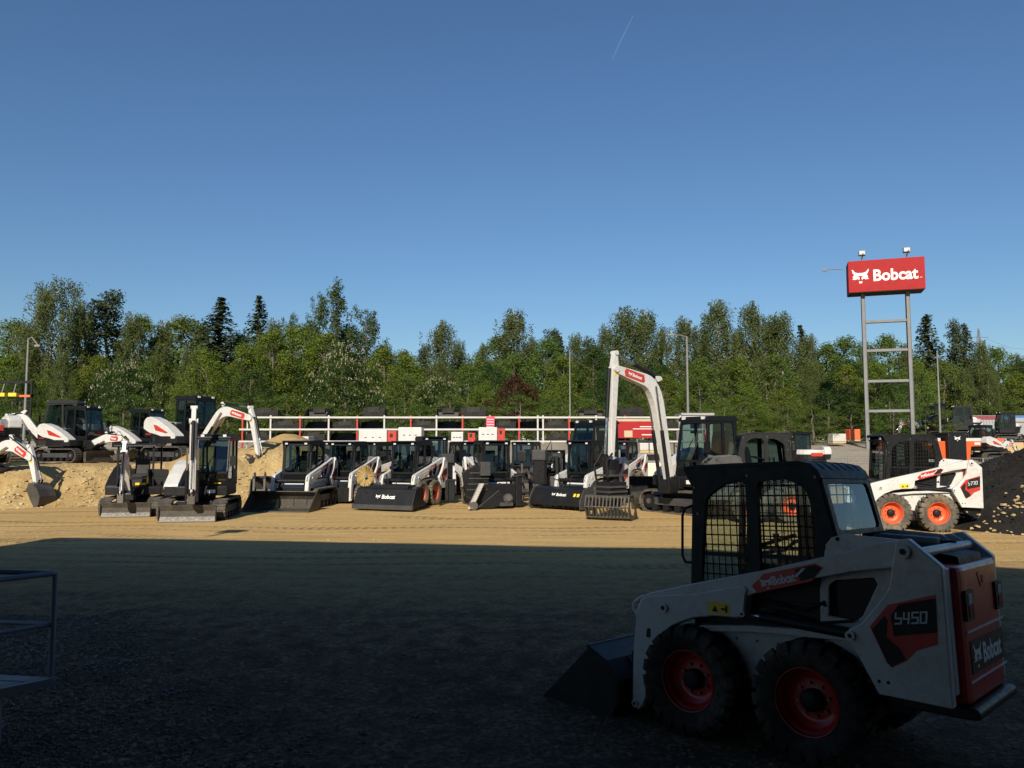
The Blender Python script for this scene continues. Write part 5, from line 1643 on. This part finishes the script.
# ------------------------------------------------------------------ poles, pylon
def pole(nm, lab, px, pytop, Y, r0, r1, arm=None):
    x = X_at(px, Y); z0 = gz(x, Y); h_ = Z_at(pytop, Y) - z0
    t = thing(nm, lab, 'lamp post' if arm else 'pole', (x, Y, z0))
    b = MB(); b.cyl(GALV, (0, 0, -.3), (0, 0, h_), r0, r1, 10); b.build('shaft', t)
    if arm:
        b = MB(); b.tube(GALV, [(0, 0, h_ - .05), (arm[0] * .4, -.3, h_ + .05), (arm[0], -.6, h_ + arm[1])], .04); a = b.build('arm', t)
        b = MB(); b.box(GREYP, min(0, arm[0] * .35) + arm[0] * .82 - .0, max(0, arm[0] * .35) + arm[0] * .82, -.75, -.5, h_ + arm[1] - .08, h_ + arm[1] + .06); link('lamp_head', b.mesh('lamp_head'), a)
pole('street_lamp', 'grey street lamp with a bent arm above the left-edge excavator', 25, 338, 56, .11, .06, (1.1, -.6))
pole('street_lamp', 'tall grey street lamp right of the tall excavator boom', 688, 336, 56, .10, .06, (-1.3, .05))
pole('flag_pole', 'thin bare pole left of the tall excavator boom', 570, 350, 56, .07, .035)
pole('flag_pole', 'slim grey pole beside the red sign tower', 939.5, 352, 58, .08, .05, None)
PY = 320.0
t = thing('power_pylon', 'distant lattice pylon rising above the trees at the right', 'pylon', (X_at(982, PY), PY, 0))
zt_ = Z_at(327, PY)
b = MB()
for sx_ in (-1, 1):
    for sy_ in (-1, 1): b.tube(GALV, [(sx_ * 1.8, sy_ * 1.8, 0), (sx_ * .5, sy_ * .5, zt_ - 5), (0, 0, zt_)], [.14, .12, .1], 4)
for k in range(16):
    z = zt_ * k / 16; w0 = 1.8 - 1.3 * k / 16; w1 = 1.8 - 1.3 * (k + 1) / 16; z1 = zt_ * (k + 1) / 16
    b.tube(GALV, [(-w0, -w0, z), (w1, -w1, z1)], .07, 4); b.tube(GALV, [(w0, -w0, z), (-w1, -w1, z1)], .07, 4)
b.build('lattice', t)
b = MB()
for z in (zt_ - 4, zt_ - 9): b.tube(GALV, [(-4, 0, z), (4, 0, z)], .12, 4)
b.build('cross_arm', t)
b = MB()
for z in (zt_ - 4.4, zt_ - 9.4): b.tube(GALV, [(3, 0, z), (25, 20, z - 1.5), (60, 50, z + .5)], .05, 4)
b.build('cable', t)
# gantry with yellow lamps, far left
GY = 50.0
t = thing('lifting_gantry', 'dark beam gantry with two yellow hoists at the left edge', 'gantry', (X_at(8, GY), GY, gz(X_at(8, GY), GY)))
gz0 = gz(X_at(8, GY), GY); zz = Z_at(382, GY) - gz0
b = MB(); b.box(BLACK, -2.5, 1.55, -.1, .1, zz - .08, zz + .08); b.build('beam', t)
for x in (-2.3, 1.45):
    b = MB(); b.box(BLACK, x - .05, x + .05, -.05, .05, 0, zz - .081); b.build('leg', t)
for x in (-.45, .30):
    b = MB(); b.box(YELLOW, x - .26, x + .26, -.15, .15, Z_at(396.5, GY) - gz0, Z_at(393, GY) - gz0); b.cyl(GALV, (x, 0, Z_at(393, GY) - gz0), (x + .15, 0, zz - .08), .04); b.build('hoist', t)
b = MB(); b.box(CONE, .7, 1.5, -.05, .05, Z_at(397, GY) - gz0, Z_at(395, GY) - gz0); b.build('spreader_bar', t)

# ------------------------------------------------------------------ right-hand background
CY = 78.0
def container(px0, px1, py0, py1, mat, lab, stripe=None, nm='shipping_container'):
    x0, x1 = X_at(px0, CY), X_at(px1, CY); xm = (x0 + x1) / 2
    zb_ = Z_at(py1, CY); zt_ = Z_at(py0, CY)
    t = thing(nm, lab, 'container', (xm, CY, zb_))
    b = MB()
    b.box(mat, x0 - xm, x1 - xm, 0, 2.4, 0, zt_ - zb_)
    n = int((x1 - x0) / .3)
    for i in range(n): b.box(mat, x0 - xm + .1 + i * .3, x0 - xm + .25 + i * .3, -.04, .001, .12, zt_ - zb_ - .12)
    b.build('body', t)
    b = MB(); b.box(DGREY, x0 - xm, x1 - xm, .1, 2.3, zb_ * 0 - .35, -.003); b.build('footing', t)
    if stripe:
        b = MB(); b.box(stripe, x0 - xm, x1 - xm, -.06, -.042, (zt_ - zb_) * .78, (zt_ - zb_) * .98); b.build('stripe', t)
    return t, xm, zb_, zt_
container(967, 1000, 415.5, 434, GREYC, 'grey container with a burgundy top stripe', BURG)
t, xm, zb_, zt_ = container(1001, 1034, 415.5, 434, BLUEC, 'blue shipping container beside the grey striped one')
b = MB()
for (px, py) in ((1013, 420), (1008, 425), (1013, 425), (1013, 430)): b.box(WPRINT, X_at(px, CY) - xm - .3, X_at(px, CY) - xm + .3, -.05, -.042, Z_at(py, CY) - zb_ - .12, Z_at(py, CY) - zb_ + .12)
b.build('container_marking', t)
GX = X_at(1030, 60)
t = thing('storage_box', 'plain grey metal box in front of the blue container', 'box', (GX, 60, gz(GX, 60)))
b = MB(); b.box(GREYC, -1.2, 2.2, 0, 2.5, 0.1, Z_at(422, 60) - gz(GX, 60)); b.build('body', t, .02)
b = MB(); b.prism(WHITE_D, [(-.1, 0), (1.3, .35), (2.6, 0)], -1.3, 2.3, 'x', M=Matrix.Translation((0, 0, Z_at(422, 60) - gz(GX, 60) + .003))); b.build('roof', t)
gx = X_at(978, 66)
t = thing('generator', 'small bright red generator before the grey container', 'generator', (gx, 66, gz(gx, 66)))
b = MB(); b.box(RED, -.4, .45, -.4, .4, .15, 1.0); b.build('housing', t, .05)
b = MB(); b.box(WHITE_D, -.42, .47, -.42, .42, 0, .148); b.box(INK, -.15, .2, -.404, -.398, .7, .9); b.build('skid', t)
# wire fence with concrete feet and cones
for i, px in enumerate((838, 972, 990, 1008, 1026)):
    Yf = 34.0; x = X_at(px, Yf)
    t = thing('fence_panel', ['grey wire fence panel left of the large white loader', 'wire fence panel right behind the orange-tailed loader', 'second wire panel right of the orange-tailed loader', 'third wire panel, beside the black soil heap', 'last wire panel at the right edge'][i], 'fence', (x, Yf, gz(x, Yf)), 0, 'grey wire fence panels')
    b = MB()
    z0, z1 = .15, Z_at(458, Yf) - gz(x, Yf)
    for k in (-.38, .38): b.cyl(GALV, (k, 0, 0), (k, 0, z1), .02, n=6)
    for z in (z0, z1, (z0 + z1) / 2): b.cyl(GALV, (-.38, 0, z), (.38, 0, z), .015, n=6)
    for k in range(11): b.cyl(GALV, (-.35 + .07 * k, 0, z0), (-.35 + .07 * k, 0, z1), .006, n=4)
    b.build('wire_panel', t)
    b = MB(); b.box(CONC, -.55, -.25, -.2, .2, -.05, .13); b.box(CONC, .25, .55, -.2, .2, -.05, .13); b.build('foot', t, .02)
for i, px in enumerate((976, 1002)):
    Yc = 35.2; x = X_at(px, Yc)
    t = thing('concrete_barrier', ('grey concrete barrier behind the wire panels, left of two', 'grey concrete barrier behind the wire panels, right of two')[i], 'barrier', (x, Yc, gz(x, Yc)))
    b = MB(); b.prism(CONC, [(-.3, -.05), (-.3, .12), (-.14, .3), (-.1, .62), (.1, .62), (.14, .3), (.3, .12), (.3, -.05)], -.55, .55, 'x'); b.build('block', t, .02)
for i, (px, lab) in enumerate(((812, 'orange traffic cone behind the near roof, left of two'), (818, 'orange traffic cone behind the near roof, right of two'), (971, 'orange traffic cone by the wire fence, left of two'), (992, 'orange traffic cone by the wire fence, right of two'))):
    Yc = 36.0; x = X_at(px, Yc)
    t = thing('traffic_cone', lab, 'cone', (x, Yc, gz(x, Yc)))
    b = MB(); b.cyl(CONE, (0, 0, .04), (0, 0, .75), .17, .03, 14); co = b.build('body', t)
    b = MB(); b.cyl(WPRINT, (0, 0, .35), (0, 0, .48), .123, .094, 14); link('reflective_band', b.mesh('reflective_band'), co)
    b = MB(); b.box(CONE, -.2, .2, -.2, .2, 0, .045); b.build('foot', t)
for i, (px, Yc, w_, h_, mt, lab) in enumerate(((978, 52, 1.1, .8, WHITE_D, 'white crate on the grey bank left of the red cones'), (994, 54, 1.0, .7, CONE, 'orange crate on the grey bank below the containers'), (1008, 50, 1.3, .9, WOODY, 'timber crate on the grey bank near the grey box'),
                                           (836, 58, 1.0, .7, WHITE_D, 'white crate on the gravel left of the sign tower'), (852, 60, .8, .9, CONE, 'orange crate on the gravel left of the sign tower'))):
    crate('crate', lab, 'crate', px, Yc, w_, .9, h_, mt)
for px, Y, yaw, lab in ((1004, 60, 170, 'far white-armed machine between the containers and the grey box'), (985, 48, 20, 'far excavator on the bank above the wire panels')):
    excavator('mini_excavator', lab, at(px, Y), R(yaw), .85, (1.9, 1.3), (2.7, 1.1), (3.0, .5), bucket='dig')
# white van body between loaders, seen through gaps
x = X_at(708, 50); 
t = thing('site_cabin', 'pale site cabin showing between the tall boom and the dark loader cab', 'cabin', (x - .2, 52, gz(x, 52)))
b = MB(); b.box(SACK, -1.0, 1.0, 0, 2.0, .2, 2.4); b.build('wall', t, .02)
b = MB(); b.box(GREYC, -1.1, 1.1, -.1, 2.1, 2.403, 2.55); b.build('roof', t)
b = MB(); b.box(INK, -.5, .3, -.01, .02, 1.2, 1.9); b.build('window', t)
# faint contrail
m, nt, N, L, P = nodes('contrail_ice'); P.inputs['Base Color'].default_value = (.9, .92, .95, 1); P.inputs['Alpha'].default_value = .022
CYY = 9000.0
def sky_pt(px, py, Y):
    a, b2, p = (px - 512) / F_PX, (384 - py) / F_PX, math.atan(58 / F_PX)
    d = math.cos(p) - b2 * math.sin(p)
    return (Y * a / d, Y, CAM_Z + Y * (math.sin(p) + b2 * math.cos(p)) / d)
b = MB(); b.tube(m, [sky_pt(612, 60, CYY), sky_pt(622, 38, CYY + 100), sky_pt(633, 16, CYY + 200)], [4, 9, 6], 8)
o = b.build('contrail'); o['kind'] = 'stuff'
